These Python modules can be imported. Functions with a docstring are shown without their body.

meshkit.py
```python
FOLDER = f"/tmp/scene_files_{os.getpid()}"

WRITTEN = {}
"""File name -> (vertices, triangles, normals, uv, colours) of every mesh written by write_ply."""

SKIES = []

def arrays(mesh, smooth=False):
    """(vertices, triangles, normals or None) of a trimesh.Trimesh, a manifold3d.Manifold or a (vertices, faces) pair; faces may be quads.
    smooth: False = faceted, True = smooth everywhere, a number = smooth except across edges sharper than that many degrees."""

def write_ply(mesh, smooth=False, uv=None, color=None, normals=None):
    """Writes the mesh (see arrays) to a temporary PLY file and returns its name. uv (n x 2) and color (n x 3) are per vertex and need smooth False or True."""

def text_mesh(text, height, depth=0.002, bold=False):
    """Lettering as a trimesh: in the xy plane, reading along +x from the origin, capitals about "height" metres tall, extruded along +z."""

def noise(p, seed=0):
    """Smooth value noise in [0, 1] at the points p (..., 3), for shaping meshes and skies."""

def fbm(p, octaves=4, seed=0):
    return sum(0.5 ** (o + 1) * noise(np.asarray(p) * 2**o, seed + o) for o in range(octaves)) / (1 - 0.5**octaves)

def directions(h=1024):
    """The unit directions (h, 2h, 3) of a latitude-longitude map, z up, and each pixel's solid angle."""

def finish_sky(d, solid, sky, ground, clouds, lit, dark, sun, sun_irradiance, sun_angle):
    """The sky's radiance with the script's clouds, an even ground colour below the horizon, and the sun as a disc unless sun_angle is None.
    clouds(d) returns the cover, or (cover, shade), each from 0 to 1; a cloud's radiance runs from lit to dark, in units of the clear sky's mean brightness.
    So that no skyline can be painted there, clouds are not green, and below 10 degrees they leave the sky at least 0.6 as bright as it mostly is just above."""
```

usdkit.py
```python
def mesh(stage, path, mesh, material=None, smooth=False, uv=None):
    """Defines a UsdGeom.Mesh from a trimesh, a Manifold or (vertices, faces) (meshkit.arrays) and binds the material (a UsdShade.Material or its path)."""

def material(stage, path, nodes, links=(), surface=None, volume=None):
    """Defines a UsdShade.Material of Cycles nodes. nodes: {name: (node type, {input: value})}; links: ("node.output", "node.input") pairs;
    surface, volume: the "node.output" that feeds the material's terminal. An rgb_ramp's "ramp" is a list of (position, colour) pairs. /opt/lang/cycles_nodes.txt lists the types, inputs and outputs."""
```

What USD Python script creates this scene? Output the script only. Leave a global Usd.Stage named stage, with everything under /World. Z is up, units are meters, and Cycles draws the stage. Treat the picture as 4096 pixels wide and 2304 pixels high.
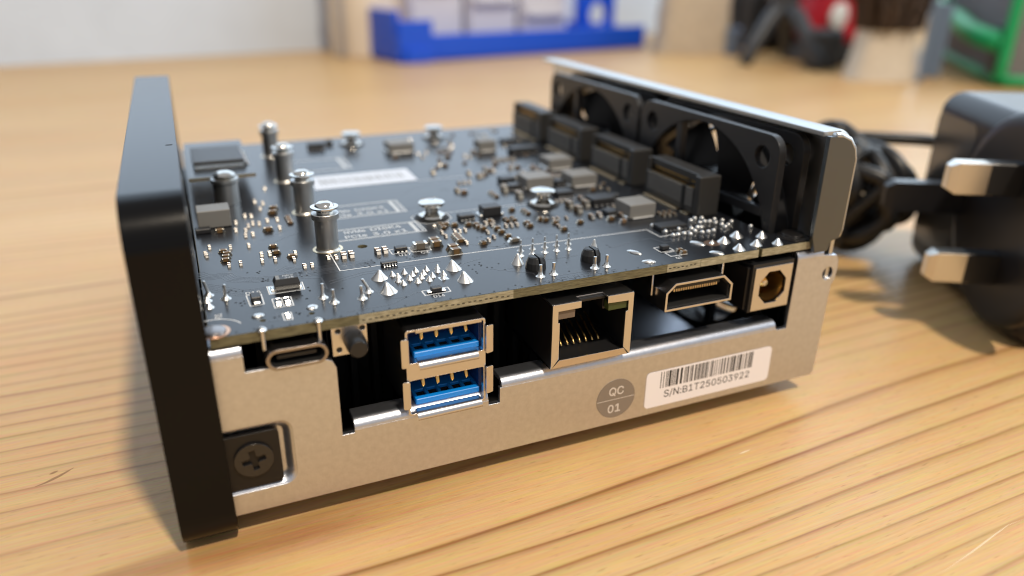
import math, random
import numpy as np, trimesh, usdkit, meshkit
from shapely.geometry import Polygon, Point, box as sbox, LineString
from shapely.ops import unary_union
from pxr import Usd, UsdGeom, UsdLux, UsdShade, Gf, Sdf, Vt

rnd = random.Random(7)
MM = 0.001
stage = Usd.Stage.CreateInMemory()
UsdGeom.SetStageUpAxis(stage, UsdGeom.Tokens.z); UsdGeom.SetStageMetersPerUnit(stage, 1.0)
UsdGeom.Xform.Define(stage, '/World'); UsdGeom.Scope.Define(stage, '/World/Looks')

# ---------------------------------------------------------------- camera (a phone held close over the desk)
EXPOSURE = 0.74
pitch, yaw, roll = np.radians([23.379, 23.774, 0.69])
CAM = np.array([1.146, -103.239, 84.539]) * MM
fw = np.array([np.sin(yaw) * np.cos(pitch), np.cos(yaw) * np.cos(pitch), -np.sin(pitch)])
rt = np.array([np.cos(yaw), -np.sin(yaw), 0]); up = np.cross(rt, fw)
rt, up = rt * np.cos(roll) + up * np.sin(roll), up * np.cos(roll) - rt * np.sin(roll)
cam = UsdGeom.Camera.Define(stage, '/World/camera')
cam.CreateHorizontalApertureAttr(12.0); cam.CreateVerticalApertureAttr(6.75)
cam.CreateFocalLengthAttr(12.0 * 3018.2 / 4096)
cam.CreateFStopAttr(2.95); cam.CreateFocusDistanceAttr(0.130)
cam.CreateClippingRangeAttr((0.005, 100.0)); cam.CreateExposureAttr(EXPOSURE)
M4 = Gf.Matrix4d(*[*rt, 0, *up, 0, *(-fw), 0, *CAM, 1])
UsdGeom.Xformable(cam).AddTransformOp().Set(M4)

# ---------------------------------------------------------------- light: room light, two windows, one warm ceiling lamp
def dome(name, col, strength):
    d = UsdLux.DomeLight.Define(stage, '/World/' + name)
    m = usdkit.material(stage, '/World/Looks/room_light', {'b': ('background_shader', {'color': col, 'strength': strength})}, surface='b.background')
    UsdShade.MaterialBindingAPI.Apply(d.GetPrim()).Bind(m)
dome('room_light', (0.98, 0.98, 1.0), 0.26)

def aim(prim, pos, target):
    pos, target = np.array(pos, float) * MM, np.array(target, float) * MM
    z = pos - target; z /= np.linalg.norm(z)
    x = np.cross([0, 0, 1.0], z); x = x / np.linalg.norm(x) if np.linalg.norm(x) > 1e-6 else np.array([1.0, 0, 0])
    y = np.cross(z, x)
    UsdGeom.Xformable(prim).AddTransformOp().Set(Gf.Matrix4d(*[*x, 0, *y, 0, *z, 0, *pos, 1]))

def window(name, pos, target, w, h, col, power):
    L = UsdLux.RectLight.Define(stage, '/World/' + name)
    L.CreateWidthAttr(w * MM); L.CreateHeightAttr(h * MM); L.CreateColorAttr(Gf.Vec3f(*col)); L.CreateIntensityAttr(power)
    aim(L, pos, target)
window('back_window', (430, 758, 590), (430, 0, 500), 1500, 900, (0.60, 0.79, 1.0), 0.84)
window('side_window', (1000, 110, 480), (0, 110, 480), 1250, 660, (0.74, 0.88, 1.0), 1.5)
lamp = UsdLux.DiskLight.Define(stage, '/World/ceiling_lamp')
lamp.CreateRadiusAttr(0.05); lamp.CreateColorAttr(Gf.Vec3f(1.0, 0.87, 0.70)); lamp.CreateIntensityAttr(500.0)
aim(lamp, (60 + 0.105 * 1500, -0.455 * 1500, 0.884 * 1500), (60, 0, 0))

# ---------------------------------------------------------------- materials
LK = '/World/Looks/'
def mat(name, nodes, links=(), surface='p.BSDF'):
    return usdkit.material(stage, LK + name, nodes, links, surface=surface)

def plain(name, col, rough=0.5, metal=0.0, bump=0.0, scale=3000.0, bev=0.0, spec=0.5, vary=0.0, coat=0.0, **kw):
    """a paint, plastic or metal with a slight grain; bev softens edges by that many mm"""
    n = {'p': ('principled_bsdf', dict(base_color=col, roughness=rough, metallic=metal, specular_ior_level=spec, coat_weight=coat, **kw)),
         'g': ('geometry', {})}
    l = []
    if vary or bump:
        n['z'] = ('noise_texture', {'scale': scale, 'detail': 3.0})
        l.append(('g.position', 'z.vector'))
    if vary:
        lo = tuple(max(0, c * (1 - vary)) for c in col); hi = tuple(min(1, c * (1 + vary)) for c in col)
        n['r'] = ('rgb_ramp', {'ramp': [(0.3, lo), (0.7, hi)]})
        n['z2'] = ('noise_texture', {'scale': scale * 0.23, 'detail': 5.0, 'roughness': 0.65})
        l += [('g.position', 'z2.vector'), ('z2.fac', 'r.fac'), ('r.color', 'p.base_color')]
    if bev:
        n['bv'] = ('bevel', {'samples': 6, 'radius': bev * MM})
    if bump:
        n['b'] = ('bump', {'strength': bump, 'distance': 0.00005})
        l += [('z.fac', 'b.height')]
        if bev: l.append(('bv.bevel', 'b.normal'))
        l.append(('b.normal', 'p.normal'))
    elif bev:
        l.append(('bv.bevel', 'p.normal'))
    return mat(name, n, l)

def two_tone(name, a, b, ra, rb, ma=0.0, mb=1.0):
    """a small part with metal ends: the mesh's own primvar 'metal_end' says where"""
    return mat(name, {'t': ('attribute', {'attribute': 'metal_end'}),
        'c': ('mix', {'color1': a, 'color2': b}), 'm': ('map_range', {'to_min': ma, 'to_max': mb}), 'r': ('map_range', {'to_min': ra, 'to_max': rb}),
        'p': ('principled_bsdf', {})},
        [('t.fac', 'c.fac'), ('t.fac', 'm.value'), ('t.fac', 'r.value'), ('c.color', 'p.base_color'), ('m.result', 'p.metallic'), ('r.result', 'p.roughness')])

M = {}
M['steel'] = plain('galvanised_steel', (0.64, 0.67, 0.745), 0.36, 1.0, bump=0.5, scale=3800, bev=0.22, vary=0.075)
M['sheet'] = plain('bright_sheet_steel', (0.62, 0.62, 0.61), 0.33, 1.0, bump=0.1, scale=2600, bev=0.25)
M['screwblack'] = plain('black_oxide_screw', (0.012, 0.011, 0.011), 0.2, bev=0.15, spec=0.7)
M['darknickel'] = plain('dark_nickel', (0.36, 0.33, 0.32), 0.3, 1.0, bev=0.15)
M['sheetdark'] = plain('dull_sheet_steel', (0.15, 0.165, 0.18), 0.36, 1.0, bump=0.1, scale=2600, bev=0.2)
M['tin'] = plain('tin_plated_steel', (0.70, 0.69, 0.70), 0.26, 1.0, bump=0.08, scale=3000, bev=0.12)
M['nickel'] = plain('polished_nickel', (0.70, 0.68, 0.64), 0.14, 1.0, bump=0.05, scale=1500)
M['post'] = plain('standoff_steel', (0.56, 0.56, 0.55), 0.36, 1.0, bump=0.15, scale=2500)
M['solder'] = plain('solder', (0.74, 0.74, 0.73), 0.34, 1.0, bump=0.12, scale=1800)
M['gold'] = plain('gold_plating', (0.85, 0.58, 0.22), 0.28, 1.0)
M['palegold'] = plain('tinned_lead', (0.80, 0.66, 0.45), 0.30, 1.0)
M['copper'] = plain('bare_copper', (0.75, 0.45, 0.30), 0.32, 1.0)
M['anod'] = plain('black_anodised_aluminium', (0.003, 0.003, 0.0035), 0.22, 0.0, bump=0.2, scale=5000, bev=0.3, spec=0.18)
M['blackm'] = plain('black_coated_steel', (0.009, 0.008, 0.008), 0.28, 0.0, bump=0.1, scale=2500, bev=0.2, spec=0.35)
M['mask'] = plain('black_solder_mask', (0.010, 0.011, 0.014), 0.24, 0.0, bump=0.06, scale=1200, spec=0.62)
M['trace'] = plain('covered_copper_trace', (0.030, 0.032, 0.038), 0.28, 0.0, spec=0.6)
def edge_mat(name, lo, hi):
    """glass-cloth laminate: fine layers one above the other"""
    return mat(name, {'g': ('geometry', {}), 'm': ('mapping', {'mapping_type': 'point', 'scale': (500.0, 500.0, 5200.0)}), 'n': ('noise_texture', {'scale': 1.0, 'detail': 4.0, 'roughness': 0.7}),
        'r': ('rgb_ramp', {'ramp': [(0.32, lo), (0.68, hi)]}), 'b': ('bump', {'strength': 0.4, 'distance': 0.00006}), 'p': ('principled_bsdf', {'roughness': 0.55})},
        [('g.position', 'm.vector'), ('m.vector', 'n.vector'), ('n.fac', 'r.fac'), ('r.color', 'p.base_color'), ('n.fac', 'b.height'), ('b.normal', 'p.normal')])
M['fr4'] = edge_mat('board_edge_laminate', (0.055, 0.047, 0.022), (0.20, 0.18, 0.10))
M['fr4pale'] = edge_mat('routed_board_edge', (0.16, 0.14, 0.08), (0.46, 0.42, 0.30))
M['silk'] = plain('white_board_print', (0.75, 0.76, 0.77), 0.5)
M['silkdim'] = plain('worn_board_print', (0.52, 0.54, 0.56), 0.5)
M['strip'] = plain('white_coated_paper', (0.60, 0.62, 0.68), 0.35)
M['fanblack'] = plain('fan_rotor_plastic', (0.006, 0.006, 0.007), 0.45, spec=0.3)
M['black'] = plain('black_plastic', (0.012, 0.012, 0.013), 0.38, bump=0.1, scale=3000, bev=0.12)
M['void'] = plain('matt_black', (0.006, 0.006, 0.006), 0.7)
M['fanp'] = plain('fan_plastic', (0.020, 0.020, 0.022), 0.36, bump=0.15, scale=2500, bev=0.3)
M['chip'] = plain('chip_epoxy', (0.022, 0.022, 0.024), 0.42, bump=0.15, scale=4000, bev=0.06)
M['chipgrey'] = plain('moulded_inductor', (0.20, 0.195, 0.185), 0.5, bump=0.15, scale=3000, bev=0.1)
M['slot'] = plain('slot_plastic', (0.030, 0.029, 0.028), 0.42, bump=0.1, scale=3000, bev=0.08)
M['usbblue'] = plain('blue_port_plastic', (0.004, 0.23, 0.74), 0.34, bump=0.08, scale=3000, bev=0.1)
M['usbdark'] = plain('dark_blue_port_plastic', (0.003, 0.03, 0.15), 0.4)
M['ledclear'] = plain('clear_lamp_window', (0.16, 0.12, 0.09), 0.3)
M['ledgreen'] = plain('green_lamp_window', (0.05, 0.07, 0.02), 0.3)
M['label'] = plain('white_paper_label', (0.86, 0.82, 0.83), 0.42)
M['ink'] = plain('black_ink', (0.02, 0.02, 0.02), 0.5)
M['qc'] = plain('grey_foil_sticker', (0.27, 0.235, 0.20), 0.45, 0.35)
M['qcink'] = plain('pale_sticker_print', (0.62, 0.56, 0.50), 0.5)
M['cap'] = two_tone('tan_ceramic_with_metal_ends', (0.20, 0.125, 0.07), (0.52, 0.50, 0.47), 0.45, 0.28)
M['capd'] = two_tone('brown_ceramic_with_metal_ends', (0.14, 0.08, 0.03), (0.50, 0.46, 0.39), 0.4, 0.28)
M['res'] = two_tone('black_film_with_metal_ends', (0.015, 0.015, 0.017), (0.80, 0.80, 0.80), 0.4, 0.2)
M['capg'] = two_tone('grey_ceramic_with_metal_ends', (0.12, 0.10, 0.075), (0.75, 0.74, 0.70), 0.45, 0.26)
M['adapter'] = plain('adapter_plastic', (0.011, 0.011, 0.013), 0.32, bump=0.2, scale=1500, spec=0.28)
M['adlabel'] = plain('adapter_rating_panel', (0.030, 0.028, 0.026), 0.22, spec=0.8)
M['brass'] = plain('plated_prong', (0.72, 0.69, 0.64), 0.28, 1.0, bev=0.3)
M['cable'] = plain('cable_rubber', (0.010, 0.010, 0.011), 0.40)
M['wall'] = plain('painted_wall', (0.62, 0.70, 0.82), 0.8, vary=0.05, scale=60)
M['bluep'] = plain('blue_rack_plastic', (0.002, 0.075, 0.62), 0.35, bump=0.05)
M['binw'] = plain('cloudy_bin_plastic', (0.62, 0.60, 0.63), 0.45)
M['paper'] = plain('cream_paper', (0.78, 0.68, 0.55), 0.7)
M['greyp'] = plain('grey_paper', (0.36, 0.33, 0.31), 0.6)
M['cloth'] = plain('beige_canvas', (0.52, 0.44, 0.34), 0.9, bump=0.4, scale=900, vary=0.15)
M['clothw'] = plain('pale_canvas', (0.62, 0.55, 0.45), 0.9, bump=0.4, scale=900, vary=0.1)
M['steelblue'] = plain('blue_grey_plastic', (0.16, 0.22, 0.32), 0.4)
M['nick'] = plain('bare_scratched_wood', (0.74, 0.62, 0.42), 0.6)
M['gouge'] = plain('old_gouge', (0.30, 0.16, 0.05), 0.5)
M['darkg'] = plain('dark_grey_plastic', (0.035, 0.037, 0.042), 0.45)
M['brown'] = plain('dark_brown_bristle', (0.045, 0.026, 0.016), 0.8, vary=0.5, scale=300)
M['red'] = plain('red_enamel', (0.48, 0.015, 0.03), 0.35)
M['white'] = plain('white_plastic', (0.75, 0.75, 0.74), 0.35)
M['green'] = plain('green_edging', (0.005, 0.34, 0.11), 0.4)
M['casegrey'] = plain('grey_case_fabric', (0.17, 0.165, 0.17), 0.7, vary=0.1, scale=500)

def wood():
    g = (0.929, 0.371)  # replaced below by the grain direction
    n = {'g': ('geometry', {}),
         'm': ('mapping', {'mapping_type': 'point', 'rotation': (0, 0, GRAIN)}),
         'xyz': ('separate_xyz', {}),
         # slow waviness of the rings
         'mw': ('mapping', {'mapping_type': 'point', 'scale': (1.7, 17.0, 1.0)}), 'nw': ('noise_texture', {'scale': 1.0, 'detail': 2.0, 'roughness': 0.4}),
         'mw2': ('mapping', {'mapping_type': 'point', 'scale': (7.0, 60.0, 1.0)}), 'nw2': ('noise_texture', {'scale': 1.0, 'detail': 2.0}),
         't0': ('math', {'math_type': 'multiply', 'value2': 175.0}),
         't1': ('math', {'math_type': 'multiply_add', 'value2': 9.0}),
         't2': ('math', {'math_type': 'multiply_add', 'value2': 0.9}),
         'fr': ('math', {'math_type': 'fraction'}),
         'ring': ('rgb_ramp', {'ramp': [(0.0, (0.30,) * 3), (0.05, (0.06,) * 3), (0.3, (0.0,) * 3), (0.62, (0.08,) * 3), (0.80, (0.24,) * 3), (0.89, (0.62,) * 3), (0.94, (1.0,) * 3), (0.975, (0.8,) * 3), (1.0, (0.30,) * 3)]}),
         # how strong the rings are, from place to place
         'ms': ('mapping', {'mapping_type': 'point', 'scale': (3.0, 30.0, 1.0)}), 'ns': ('noise_texture', {'scale': 1.0, 'detail': 1.0}),
         'rs': ('map_range', {'from_min': 0.3, 'from_max': 0.7, 'to_min': 0.22, 'to_max': 1.0, 'clamp': True}),
         'rm': ('math', {'math_type': 'multiply'}),
         # fibres
         'mf': ('mapping', {'mapping_type': 'point', 'scale': (90.0, 2600.0, 1.0)}), 'nf': ('noise_texture', {'scale': 1.0, 'detail': 3.0, 'roughness': 0.6}),
         'mb': ('mapping', {'mapping_type': 'point', 'scale': (3.5, 9.0, 1.0)}), 'nb': ('noise_texture', {'scale': 1.0, 'detail': 3.0}),
         'mp': ('mapping', {'mapping_type': 'point', 'scale': (500.0, 1100.0, 1.0)}), 'np': ('noise_texture', {'scale': 1.0, 'detail': 3.0, 'roughness': 0.7}),
         'base': ('rgb_ramp', {'ramp': [(0.25, (0.56, 0.355, 0.155)), (0.5, (0.61, 0.40, 0.185)), (0.75, (0.67, 0.455, 0.22))]}),
         'mg': ('mapping', {'mapping_type': 'point', 'scale': (220.0, 1700.0, 1.0)}), 'ng': ('noise_texture', {'scale': 1.0, 'detail': 2.0, 'roughness': 0.6}),
         'pore': ('map_range', {'from_min': 0.62, 'from_max': 0.74, 'to_min': 0.0, 'to_max': 0.42, 'clamp': True}), 'pm': ('mix', {'color2': (0.30, 0.15, 0.055)}),
         'mt': ('mapping', {'mapping_type': 'point', 'scale': (5.0, 46.0, 1.0)}), 'nt': ('noise_texture', {'scale': 1.0, 'detail': 2.0}), 'tone': ('map_range', {'from_min': 0.42, 'from_max': 0.72, 'to_min': 0.0, 'to_max': 0.55, 'clamp': True}), 'tm': ('mix', {'color2': (0.60, 0.34, 0.13)}),
         'late': ('mix', {'color2': (0.26, 0.11, 0.032)}),
         'fib': ('mix', {'mix_type': 'soft_light', 'fac': 0.55}),
         'rr': ('map_range', {'from_min': 0.3, 'from_max': 0.7, 'to_min': 0.30, 'to_max': 0.42}),
         'hs': ('math', {'math_type': 'multiply_add', 'value2': -0.06}),
         'b': ('bump', {'strength': 0.35, 'distance': 0.00014}),
         'p': ('principled_bsdf', {'specular_ior_level': 0.26})}
    l = [('g.position', 'm.vector'), ('m.vector', 'xyz.vector'),
         ('m.vector', 'mw.vector'), ('mw.vector', 'nw.vector'), ('m.vector', 'mw2.vector'), ('mw2.vector', 'nw2.vector'),
         ('xyz.y', 't0.value1'), ('nw.fac', 't1.value1'), ('t0.value', 't1.value3'), ('nw2.fac', 't2.value1'), ('t1.value', 't2.value3'), ('t2.value', 'fr.value1'),
         ('fr.value', 'ring.fac'), ('m.vector', 'ms.vector'), ('ms.vector', 'ns.vector'), ('ns.fac', 'rs.value'), ('ring.color', 'rm.value1'), ('rs.result', 'rm.value2'),
         ('m.vector', 'mf.vector'), ('mf.vector', 'nf.vector'), ('m.vector', 'mb.vector'), ('mb.vector', 'nb.vector'), ('m.vector', 'mp.vector'), ('mp.vector', 'np.vector'),
         ('nb.fac', 'base.fac'), ('base.color', 'tm.color1'), ('m.vector', 'mt.vector'), ('mt.vector', 'nt.vector'), ('nt.fac', 'tone.value'), ('tone.result', 'tm.fac'), ('tm.color', 'pm.color1'), ('m.vector', 'mg.vector'), ('mg.vector', 'ng.vector'), ('ng.fac', 'pore.value'), ('pore.result', 'pm.fac'), ('pm.color', 'late.color1'), ('rm.value', 'late.fac'), ('late.color', 'fib.color1'), ('nf.color', 'fib.color2'),
         ('fib.color', 'p.base_color'), ('np.fac', 'rr.value'), ('rr.result', 'p.roughness'),
         ('rm.value', 'hs.value1'), ('np.fac', 'hs.value3'), ('hs.value', 'b.height'), ('b.normal', 'p.normal')]
    return mat('pine', n, l)
GRAIN = -math.radians(0.0)

# ---------------------------------------------------------------- shape helpers: everything below is in millimetres
def tm(v, f): return trimesh.Trimesh(np.asarray(v, float), np.asarray(f), process=False)
def cat(*ms): return trimesh.util.concatenate([m for m in ms])
def bx(x0, x1, y0, y1, z0, z1):
    m = trimesh.creation.box((x1 - x0, y1 - y0, z1 - z0)); m.apply_translation(((x0 + x1) / 2, (y0 + y1) / 2, (z0 + z1) / 2)); return m
def cb(x0, x1, y0, y1, z0, z1, c=0.1):
    """box with chamfered edges"""
    c = min(c, (x1 - x0) * .45, (y1 - y0) * .45, (z1 - z0) * .45)
    P = []
    for X, sx in ((x0, 1), (x1, -1)):
        for Y, sy in ((y0, 1), (y1, -1)):
            for Z, sz in ((z0, 1), (z1, -1)):
                P += [(X, Y + sy * c, Z + sz * c), (X + sx * c, Y, Z + sz * c), (X + sx * c, Y + sy * c, Z)]
    return trimesh.convex.convex_hull(np.array(P))
def ext(poly, h):
    polys = getattr(poly, 'geoms', [poly])
    return cat(*[trimesh.creation.extrude_polygon(p, h, engine='earcut') for p in polys])
def in_xz(poly, y0, y1):
    """extrude a polygon drawn in (x, z) from y0 to y1"""
    m = ext(poly, y1 - y0); v = m.vertices.copy()
    m.vertices = np.c_[v[:, 0], y0 + v[:, 2], v[:, 1]]; m.invert(); return m
def in_yz(poly, x0, x1):
    m = ext(poly, x1 - x0); v = m.vertices.copy()
    m.vertices = np.c_[x0 + v[:, 2], v[:, 0], v[:, 1]]; return m
def in_xy(poly, z0, z1):
    m = ext(poly, z1 - z0); m.apply_translation((0, 0, z0)); return m
def rrect(x0, x1, y0, y1, r, n=8):
    return sbox(x0 + r, y0 + r, x1 - r, y1 - r).buffer(r, quad_segs=n)
def lathe(profile, n=24, at=(0, 0, 0), axis='z'):
    p = np.array(profile, float); a = np.linspace(0, 2 * np.pi, n, endpoint=False)
    v = np.array([[r * np.cos(t), r * np.sin(t), z] for r, z in p for t in a]); f = []
    for i in range(len(p) - 1):
        for j in range(n):
            k = (j + 1) % n
            f += [[i * n + j, i * n + k, (i + 1) * n + k], [i * n + j, (i + 1) * n + k, (i + 1) * n + j]]
    m = tm(v, f)
    if axis == 'y': m.vertices = m.vertices[:, [0, 2, 1]] * [1, -1, 1]
    elif axis == 'x': m.vertices = m.vertices[:, [2, 1, 0]] * [-1, 1, 1]
    m.vertices = m.vertices + np.array(at); return m
def tube(path, r, n=10, cap=True):
    P = np.array(path, float); v = []; f = []
    T = np.gradient(P, axis=0); T /= np.linalg.norm(T, axis=1, keepdims=True)
    u = np.cross(T[0], [0.3, 0.5, 0.8]); u /= np.linalg.norm(u)
    for i in range(len(P)):
        u = u - T[i] * (u @ T[i]); u /= np.linalg.norm(u); w = np.cross(T[i], u)
        rr = r[i] if np.ndim(r) else r
        for t in np.linspace(0, 2 * np.pi, n, endpoint=False): v.append(P[i] + rr * (np.cos(t) * u + np.sin(t) * w))
    for i in range(len(P) - 1):
        for j in range(n):
            k = (j + 1) % n; f += [[i * n + j, i * n + k, (i + 1) * n + k], [i * n + j, (i + 1) * n + k, (i + 1) * n + j]]
    if cap:
        for base, s in ((0, 1), ((len(P) - 1) * n, -1)):
            for j in range(1, n - 1): f.append([base, base + j + (1 if s == 1 else 0), base + j + (0 if s == 1 else 1)])
    return tm(v, f)
def text_xy(s, h, x, y, z, width=None, bold=False, depth=0.02):
    m = meshkit.text_mesh(s, h, depth, bold)
    if width: m.vertices[:, 0] *= width / m.vertices[:, 0].max()
    m.apply_translation((x, y, z)); return m
def text_xz(s, h, x, z, y, width=None, bold=False):
    """lettering on the port side, facing -y"""
    m = meshkit.text_mesh(s, h, 0.02, bold)
    if width: m.vertices[:, 0] *= width / m.vertices[:, 0].max()
    v = m.vertices; m.vertices = np.c_[x + v[:, 0], y - v[:, 2], z + v[:, 1]]; return m
def line(pts, w): return LineString(pts).buffer(w / 2, cap_style=3, join_style=2)
def ring_poly(pts, w): return Polygon(pts).buffer(w / 2, join_style=2).difference(Polygon(pts).buffer(-w / 2, join_style=2))

# ---------------------------------------------------------------- naming
USED = {}
def path_for(name, parent):
    base = str(parent.GetPath()) if parent is not None else '/World'
    k = USED.get((base, name), -1) + 1; USED[(base, name)] = k
    return f'{base}/{name}' + (f'_{k:03d}' if k else '')
def obj(name, mesh, m, parent=None, smooth=False, label=None, stuff=False, ends=None):
    v, f, n = meshkit.arrays(mesh, smooth)
    me = usdkit.mesh(stage, path_for(name, parent), (v * MM, f), M[m] if isinstance(m, str) else m, smooth=False)
    if n is not None:
        me.CreateNormalsAttr(Vt.Vec3fArray.FromNumpy(n.astype(np.float32))); me.SetNormalsInterpolation('vertex')
    if ends is not None:
        UsdGeom.PrimvarsAPI(me).CreatePrimvar('metal_end', Sdf.ValueTypeNames.FloatArray, 'vertex').Set(Vt.FloatArray.FromNumpy(np.asarray(ends, np.float32)))
    p = me.GetPrim()
    if label: p.SetCustomDataByKey('label', label)
    if stuff: p.SetCustomDataByKey('kind', 'stuff')
    return p
def group(name, parent=None):
    return UsdGeom.Xform.Define(stage, path_for(name, parent)).GetPrim()
def tag(p, label=None, category=None, group=None, kind=None):
    for k, v in dict(label=label, category=category, group=group, kind=kind).items():
        if v: p.SetCustomDataByKey(k, v)
    return p

GRAIN = -0.031
M['pine'] = wood()

# ---------------------------------------------------------------- the setting
top = in_xy(Polygon([(-900, -600), (1500, -600), (1500, 845 + 100), (-900, 534)]), -28, 0)
TT = obj('tabletop', top, 'pine')
tag(TT, 'varnished pine tabletop with long straight grain', 'table', kind='structure')
def nick(pts, w, m):
    P = np.array(pts, float); ls = LineString(P); L_ = ls.length
    poly = unary_union([ls.interpolate(t * L_).buffer(w / 2 * (0.25 + math.sin(math.pi * t)), 5) for t in np.linspace(0, 1, 60)])
    obj('scratch' if m == 'nick' else 'gouge', in_xy(poly, .004, .012), m, TT)
nick([(97.2, -48.8), (105.3, -47.6), (111.9, -46.4), (116.6, -45.6), (120.3, -45.6)], .26, 'nick')
for p_ in ([(88.3, -12.5), (91.0, -12.2)],): nick(p_, .22, 'nick')
nick([(-31.4, 27.1), (-29.9, 27.6), (-27.8, 28.9), (-25.8, 30.5)], .55, 'gouge'); nick([(-29.5, 30.0), (-28.3, 30.6)], .5, 'gouge'); 
wx0, wx1 = -900, 1500
wl = lambda x: 662 + (x + 130) * 46 / 275.0
tag(obj('wall', in_xy(Polygon([(wx0, wl(wx0)), (wx1, wl(wx1) ), (wx1, wl(wx1) + 60), (wx0, wl(wx0) + 60)]), -60, 125), 'wall'),
    'pale painted wall behind the table', 'wall', kind='structure')

# ---------------------------------------------------------------- the opened computer
pc = tag(group('mini_computer'), 'opened mini computer with bare black circuit board, silver chassis and black end plate', 'computer')
ZP = 35.3

# black end plate, rounded corners, and the bracket that screws it to the chassis
obj('end_plate', in_yz(rrect(-2.2, 126.5, 0, 56.1, 7, 14), -8, 0), 'anod', pc, smooth=25)
br = obj('plate_bracket', in_xz(rrect(-6, 7.8, 9.2, 18.8, 0.8), -0.15, 0.8), 'blackm', pc)
cross = unary_union([sbox(-1.75, -0.45, 1.75, 0.45), sbox(-0.45, -1.75, 0.45, 1.75), Point(0, 0).buffer(0.8)])
from shapely import affinity
cross = affinity.translate(affinity.rotate(cross, 8), 3.75, 14.33)
obj('screw', cat(in_xz(Point(3.75, 14.33).buffer(2.9, 20).difference(cross), -0.62, -0.1),
                 in_xz(Point(3.75, 14.33).buffer(2.8, 20), -0.12, 0.3)), 'screwblack', br)
obj('pin_hole', in_xy(affinity.scale(Point(-1.2, 33.0).buffer(0.55), 1, 0.5), 56.05, 56.13), 'void', pc)

# silver chassis
W = Polygon([(-1, 4.4), (116.4, 4.4), (117.0, 5.2), (117.35, 24.9), (118.1, 26.2), (118.35, 28.4), (118.2, 30.3), (117.5, 31.5), (114.2, 31.9),
             (107.5, 31.9), (107.4, 17.1), (104.9, 17.1), (104.9, 17.4), (44.9, 17.4), (44.6, 17.4), (44.6, 14.5), (42.5, 14.5), (42.5, 15.4),
             (19.4, 15.4), (19.4, 14.9), (17.45, 14.9), (17.45, 27.2), (16.9, 28.5), (15.4, 29.2), (4.3, 29.2), (4.3, 31.9), (-1, 31.9)])
rec_o = rrect(-6, 9.9, 8.3, 20.0, 2.0, 8)
W = W.difference(rec_o).difference(Point(115.9, 27.8).buffer(1.35, 12))
def lip(x0, x1, zt, deep=4.0, r=1.6):
    a = np.linspace(0, np.pi / 2, 9)
    o = [(r - r * np.cos(t), zt + r * np.sin(t)) for t in a] + [(deep, zt + r)]
    q = r - 0.9
    i = [(deep, zt + r - 0.9)] + [(r - q * np.cos(t), zt + q * np.sin(t)) for t in a[::-1]]
    return in_yz(Polygon(o + i), x0, x1)
pan_v, pan_f = [], []
NS = 9
for s in range(NS):
    t = s / (NS - 1); ins = 1.5 * t; dep = 1.25 * (t * t * (3 - 2 * t))
    ring = np.array(rrect(-6 + ins, 9.9 - ins, 8.3 + ins, 20.0 - ins, 2.0 - 0.7 * ins, 8).exterior.coords)[:-1]
    pan_v += [(x, dep, z) for x, z in ring]
n = len(ring)
for s in range(NS - 1):
    for j in range(n):
        k = (j + 1) % n; pan_f += [[s * n + j, (s + 1) * n + j, (s + 1) * n + k], [s * n + j, (s + 1) * n + k, s * n + k]]
pan_f += [[(NS - 1) * n, (NS - 1) * n + j + 1, (NS - 1) * n + j] for j in range(1, n - 1)]
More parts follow.
